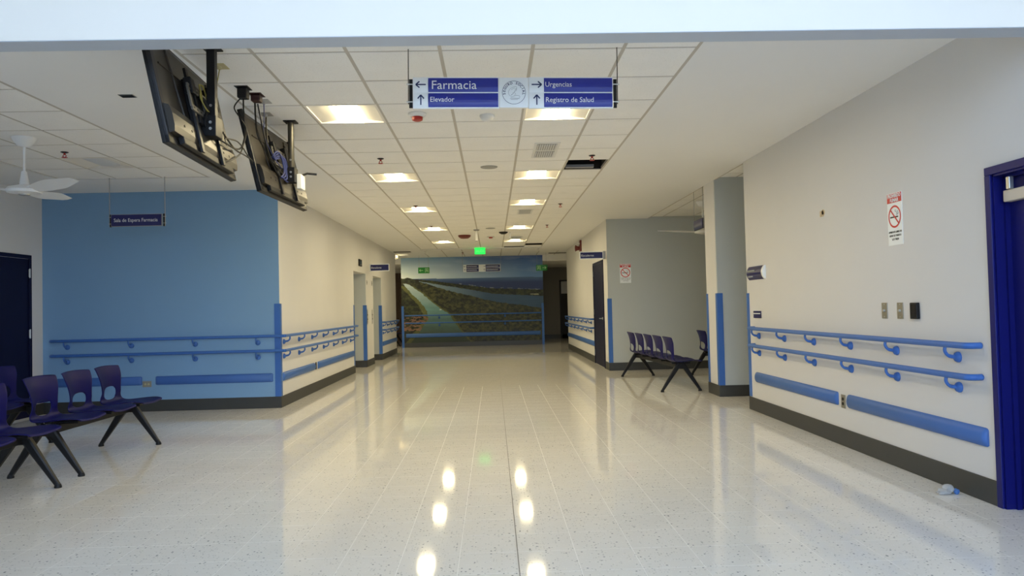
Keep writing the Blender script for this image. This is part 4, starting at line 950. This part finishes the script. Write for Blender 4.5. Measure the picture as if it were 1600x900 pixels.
def tv_mount(x, y, zb, label, boxy):
    t = thing('television_mount', label, 'ceiling mount', (x, y, CZ), 0, 'television ceiling mounts')
    MB().box(-0.055, 0.055, -0.055, 0.055, -0.012, 0, bevel=0.003).build('ceiling_plate', 'black_metal', t)
    if boxy: MB().box(-0.026, 0.026, -0.026, 0.026, zb - CZ + 0.0, -0.01, bevel=0.004).build('pole', 'black_metal', t)
    else: MB().tube([(0, 0, -0.01), (0, 0, zb - CZ)], 0.027, 18).build('pole', 'pole_grey', t, True)
    hd = MB().box(-0.045, 0.042, -0.06, 0.06, zb - CZ - 0.05, zb - CZ + 0.08, bevel=0.004).box(-0.065, -0.02, -0.035, 0.035, zb - CZ - 0.01, zb - CZ + 0.05).build('tilt_head', 'black_metal', t)
    for z in (-0.005, 0.035): MB().lathe([(0, 0), (0.010, 0), (0.009, 0.006), (0, 0.006)], 10, T(0.01, -0.06, zb - CZ + z) @ RX(R90)).build('bolt', 'steel', hd)
    MB().lathe([(0, 0), (0.009, 0), (0.008, 0.006), (0, 0.006)], 10, T(0.0, -0.026, zb - CZ + 0.15) @ RX(R90)).build('bolt', 'steel', hd)
pm('pole_grey', (0.06, 0.058, 0.05), 0.35, metal=0.5, var=0.1)
tv_mount(-1.755, 4.655, 2.47, 'black ceiling pole holding the nearer television', True)
tv_mount(-1.762, 6.50, 2.50, 'dark round ceiling pole holding the farther television', False)
t = thing('signal_box', 'small white signal box strapped beside the farther television mount', 'box', (-1.70, 6.58, 2.40), 0)
MB().box(-0.02, 0.02, -0.07, 0.07, 0, 0.13, bevel=0.004).build('case', 'white_plastic', t); MB().tube([(0.01, 0, 0.13), (0.05, 0.03, 0.15), (0.13, 0.05, 0.145)], 0.010, 6).build('antenna', 'black_plastic', t)
# ceiling sockets and plugs
def socket(x, y, mat, label, plug=None, pm_='black_plastic'):
    t = thing('ceiling_socket', label, 'socket', (x, y, CZ), 0)
    MB().box(-0.05, 0.05, -0.06, 0.06, -0.006, 0, bevel=0.002).build('plate', mat, t)
    if plug: MB().box(-0.036, 0.036, -0.040, 0.040, -plug, -0.006, bevel=0.010).build('plug', pm_, t)
    else: MB().lathe([(0, -0.006), (0.015, -0.006), (0.013, -0.025), (0, -0.025)], 10).build('jack', mat, t)
socket(-1.835, 5.005, 'cream_plate', 'yellowish ceiling socket plate beside the nearer television pole')
socket(-1.842, 5.50, 'black_plastic', 'black power plug in the ceiling between the televisions', 0.085)
socket(-1.80, 5.68, 'maroon', 'dark red plug in the ceiling between the televisions', 0.06, 'maroon')
socket(-1.80, 5.86, 'paper', 'cream ceiling plate with blue data cable above farther television')
socket(-1.90, 6.24, 'paper', 'cream ceiling plate with black cable over the farther television')
def cable(pts, r, mat, label):
    o = MB().tube(catmull(pts, 7), r, 6).build('cable', mat, None, True); o.location = (0, 0, 0)
    return tag(o, label, 'cable', 'television cables')
cable([(-1.835, 5.005, 2.975), (-1.84, 4.96, 2.85), (-1.825, 4.85, 2.72), (-1.81, 4.76, 2.64), (-1.80, 4.72, 2.60)], 0.004, 'yellow_cable', 'yellow cable from its ceiling plate down to the nearer television')
ring = []
for k in range(26):
    a = 2 * math.pi * k / 11.5; ring.append((-1.79 + 0.004 * (k % 3) - 0.23 * 0.09 * math.sin(a), 4.60 + 0.055 * math.cos(a) + 0.0008 * k, 2.66 + 0.085 * math.sin(a)))
cable(ring, 0.0045, 'yellow_cable', 'coil of yellow cable hooked behind the nearer television')
cable([(-1.842, 5.50, 2.92), (-1.845, 5.51, 2.82), (-1.86, 5.56, 2.75), (-1.87, 5.60, 2.66), (-1.86, 5.50, 2.55), (-1.80, 5.20, 2.47), (-1.76, 4.90, 2.44), (-1.78, 4.75, 2.45)], 0.006, 'black_plastic', 'black power lead swinging from the ceiling plug to nearer television')
cable([(-1.86, 5.48, 2.91), (-1.90, 5.47, 2.84), (-1.87, 5.52, 2.77), (-1.85, 5.58, 2.70), (-1.84, 5.45, 2.52), (-1.78, 5.15, 2.40), (-1.77, 4.95, 2.33), (-1.79, 4.80, 2.30)], 0.005, 'black_plastic', 'second black lead looping low to the nearer television')
cable([(-1.90, 5.90, 2.52), (-1.84, 5.55, 2.49), (-1.79, 5.15, 2.46), (-1.76, 4.85, 2.50)], 0.006, 'black_plastic', 'black lead stretched between the two televisions')
cable([(-1.91, 5.92, 2.50), (-1.85, 5.60, 2.51), (-1.80, 5.25, 2.53), (-1.76, 4.88, 2.47)], 0.005, 'black_plastic', 'second black lead crossing between the two televisions')
cable([(-1.81, 5.67, 2.93), (-1.815, 5.70, 2.80), (-1.83, 5.80, 2.70), (-1.82, 6.0, 2.60), (-1.80, 6.15, 2.50), (-1.79, 6.25, 2.46)], 0.007, 'black_plastic', 'black lead from the dark red plug to farther television')
cable([(-1.795, 5.69, 2.93), (-1.79, 5.75, 2.82), (-1.80, 5.86, 2.71), (-1.81, 6.05, 2.58), (-1.79, 6.28, 2.50)], 0.006, 'black_plastic', 'second black lead beside the dark red plug')
cable([(-1.80, 5.86, 2.975), (-1.802, 5.87, 2.85), (-1.82, 5.92, 2.74), (-1.81, 6.10, 2.62), (-1.79, 6.30, 2.54)], 0.004, 'blue_cable', 'thin blue data cable hanging to the farther television')
cable([(-1.90, 6.24, 2.97), (-1.90, 6.245, 2.85), (-1.89, 6.26, 2.72), (-1.85, 6.30, 2.60), (-1.80, 6.36, 2.50)], 0.007, 'black_plastic', 'black cable hanging straight down behind the farther television')
for k in range(4):
    cable([(-1.82, 6.12 + 0.03 * k, 2.60), (-1.80, 6.20 + 0.04 * k, 2.665 - 0.01 * k), (-1.79, 6.30 + 0.04 * k, 2.63), (-1.78, 6.34 + 0.04 * k, 2.52 - 0.02 * k), (-1.79, 6.28 + 0.03 * k, 2.46)], 0.007, 'blue_cable', 'blue data cable loop %s behind the farther television' % ('at the left', 'second from left', 'third from left', 'at the right')[k])
for k in range(3):
    cable([(-1.80, 4.56 + 0.05 * k, 2.66), (-1.77, 4.62 + 0.04 * k, 2.60), (-1.775, 4.58 + 0.03 * k, 2.50), (-1.78, 4.70 + 0.03 * k, 2.44)], 0.012, 'black_plastic', 'thick black cable bundle %s the nearer television mount' % ('left of', 'behind', 'right of')[k])

# ================================================================== BENCH SEATING
def seat_mesh():
    prof = [(0.275, 0.430), (0.265, 0.446), (0.20, 0.455), (0.10, 0.450), (0.0, 0.440), (-0.08, 0.436), (-0.125, 0.450), (-0.150, 0.490), (-0.157, 0.540), (-0.160, 0.600), (-0.165, 0.660), (-0.175, 0.720), (-0.195, 0.780), (-0.212, 0.812)]
    hw = [0.195, 0.212, 0.225, 0.230, 0.232, 0.228, 0.215, 0.195, 0.180, 0.182, 0.196, 0.214, 0.226, 0.226]
    pts = catmull([(p[0], h, p[1]) for p, h in zip(prof, hw)], 4)
    bm = bmesh.new(); n = 16; rows = []
    ZC, HH, HW = 0.545, 0.068, 0.60
    zs = [p.z for p in pts]; k0 = max(i for i, p in enumerate(pts) if p.x > -0.06)
    def place(u, z, i=None):
        if i is None:                                   # point on the back at height z
            for i in range(k0, len(pts) - 1):
                if zs[i] <= z <= zs[i + 1]: break
            f = (z - zs[i]) / max(1e-6, zs[i + 1] - zs[i]); p = pts[i].lerp(pts[i + 1], f); s = (i + f) / (len(pts) - 1)
        else: p = pts[i]; s = i / (len(pts) - 1)
        up = max(0.0, min(1.0, (p.z - 0.45) / 0.1))
        return (p.x + 0.030 * u * u * up, u * p.y, p.z + 0.014 * u * u * (1 - up) - (0.010 * u * u * up if s > 0.97 else 0))
    uz = {}
    for i, p in enumerate(pts):
        row = []
        for k in range(n + 1):
            u = -1 + 2 * k / n; v = bm.verts.new(place(u, p.z, i)); uz[v] = (u, p.z, i); row.append(v)
        rows.append(row)
    def top_wave(u): return HH * (0.86 + 0.22 * u)      # the upper edge of the opening slopes
    def inside(u, z):
        h = top_wave(u) if z > ZC else HH
        return abs(u / HW) ** 2.6 + abs((z - ZC) / h) ** 2.6 < 1
    hole = set()
    for i in range(len(rows) - 1):
        zc = (pts[i].z + pts[i + 1].z) / 2
        for k in range(n):
            u = -1 + 2 * (k + 0.5) / n
            q = (rows[i][k], rows[i][k + 1], rows[i + 1][k + 1], rows[i + 1][k])
            if i > k0 and zc > 0.46 and inside(u, zc): hole.update(q); continue
            bm.faces.new(q)
    for v in list(hole):
        if not v.link_faces: continue
        u, z, i = uz[v]; a = u / HW; c = (z - ZC) / (top_wave(u) if z > ZC else HH); d = (abs(a) ** 2.6 + abs(c) ** 2.6) ** (1 / 2.6)
        u2 = u / d; z2 = ZC + (z - ZC) / d; v.co = place(u2, z2)
    bmesh.ops.delete(bm, geom=[v for v in bm.verts if not v.link_faces], context='VERTS')
    bmesh.ops.recalc_face_normals(bm, faces=bm.faces)
    me = bpy.data.meshes.new('seat'); bm.to_mesh(me); bm.free(); me.materials.append(M['seat_blue'])
    o = bpy.data.objects.new('seat_tmp', me); COL.objects.link(o)
    so = o.modifiers.new('solid', 'SOLIDIFY'); so.thickness = 0.010; so.offset = 0
    ss = o.modifiers.new('sub', 'SUBSURF'); ss.levels = 1; ss.render_levels = 1
    bpy.context.view_layer.update(); dg = bpy.context.evaluated_depsgraph_get()
    out = bpy.data.meshes.new_from_object(o.evaluated_get(dg)); out.name = 'seat'; bpy.data.objects.remove(o)
    out.polygons.foreach_set('use_smooth', [True] * len(out.polygons)); return out
SEAT = seat_mesh()
def leg_mesh(s):
    mb = MB(); A = Vector((s * 0.035, 0, 0.395)); B = Vector((s * 0.285, 0, 0.020)); d = (B - A).normalized(); pr = []
    nrm = Vector((d.z, 0, -d.x))
    for (t_, wa, wb) in ((-0.08, 0.030, 0.022), (0.15, 0.034, 0.024), (0.6, 0.025, 0.019), (1.0, 0.017, 0.016)):
        c_ = A + (B - A) * t_
        pr.append([mb.bm.verts.new(c_ + nrm * wa * e + Vector((0, wb * f, 0))) for e, f in ((-1, -0.7), (-0.6, -1), (0.6, -1), (1, -0.7), (1, 0.7), (0.6, 1), (-0.6, 1), (-1, 0.7))])
    for a_, b_ in zip(pr, pr[1:]):
        for e in range(8): mb.bm.faces.new((a_[e], a_[(e + 1) % 8], b_[(e + 1) % 8], b_[e]))
    mb.bm.faces.new(pr[0]); mb.bm.faces.new(pr[-1][::-1])
    return mb.mesh('leg', 'black_metal')
LEG = {s: leg_mesh(s) for s in (-1, 1)}
FOOT = MB().lathe([(0, 0), (0.026, 0), (0.027, 0.010), (0.020, 0.030), (0, 0.032)], 14).mesh('foot_pad', 'black_plastic', True)
HUB = MB().box(-0.055, 0.055, -0.024, 0.024, 0.335, 0.425, bevel=0.006).mesh('leg_hub', 'black_metal')
BRK = MB().box(-0.12, 0.16, -0.03, 0.03, 0.405, 0.428, bevel=0.003).mesh('seat_bracket', 'black_metal')
def bench(x, y, rz, n, legs, label, shift=0.0, group='blue bench seating'):
    t = thing('bench_seating', label, 'bench', (x, y, 0), rz, group)
    MB().box(-0.032, 0.032, -legs - 0.03, legs + 0.03, 0.342, 0.408, bevel=0.004).build('beam', 'black_metal', t)
    for k in range(n):
        yy = (k - (n - 1) / 2) * 0.54 + shift
        s = link_mesh('seat', SEAT, t, (0, yy, 0)); link_mesh('seat_bracket', BRK, s)
    for sy in (-1, 1):
        for s in (-1, 1):
            l = link_mesh('leg', LEG[s], t, (0, sy * legs, 0)); link_mesh('foot_pad', FOOT, l, (s * 0.285, 0, 0))
        link_mesh('leg_hub', HUB, t, (0, sy * legs, 0))
    return t
bench(-3.69, 6.80, 0.0, 3, 0.69, 'blue three seat bench in the waiting area with its far leg nearest the blue wall', 0.06)
bench(-3.65, 5.03, 0.0, 3, 0.69, 'blue bench at the left picture edge, nearest the camera', 0.02)
bench(-4.93, 7.10, 0.0, 3, 0.69, 'blue bench in the row behind, in front of the dark navy door', 0.06)
ang = math.atan2(0.155, 2.44)
bench(2.665, 11.93, ang, 5, 1.22, 'blue five seat bench in the right alcove, front one', -0.07)
bench(3.93, 11.93, ang, 5, 1.22, 'blue bench in the right alcove half hidden behind the pillar', -0.07)
bench(-3.62, 26.6, 0.0, 2, 0.5, 'dark bench just visible in the gap left of the mural')

# ================================================================== LITTER ON THE FLOOR
def crumple(mb, x, y, z, sx, sy, sz, seed, sub=2):
    r = random.Random(seed); b2 = bmesh.new(); bmesh.ops.create_icosphere(b2, subdivisions=sub, radius=1)
    vm = {}
    for v in b2.verts:
        k = 1 + r.uniform(-0.28, 0.28); vm[v] = mb.bm.verts.new((x + v.co.x * sx * k, y + v.co.y * sy * k, max(0.001, z + v.co.z * sz * k)))
    for f in b2.faces: mb.bm.faces.new([vm[v] for v in f.verts])
    b2.free()
t = thing('crumpled_wrapper', 'crumpled white wrapper with blue end lying by the right wall', 'litter', (2.985, 4.775, 0), 0)
mb = MB(); crumple(mb, -0.045, 0.0, 0.014, 0.045, 0.03, 0.020, 1); crumple(mb, 0.0, 0.02, 0.03, 0.04, 0.03, 0.026, 2); mb.build('paper', 'paper', t)
mb = MB(); crumple(mb, 0.035, -0.018, 0.018, 0.016, 0.016, 0.020, 3); mb.build('printed_end', 'paper_blue', t)
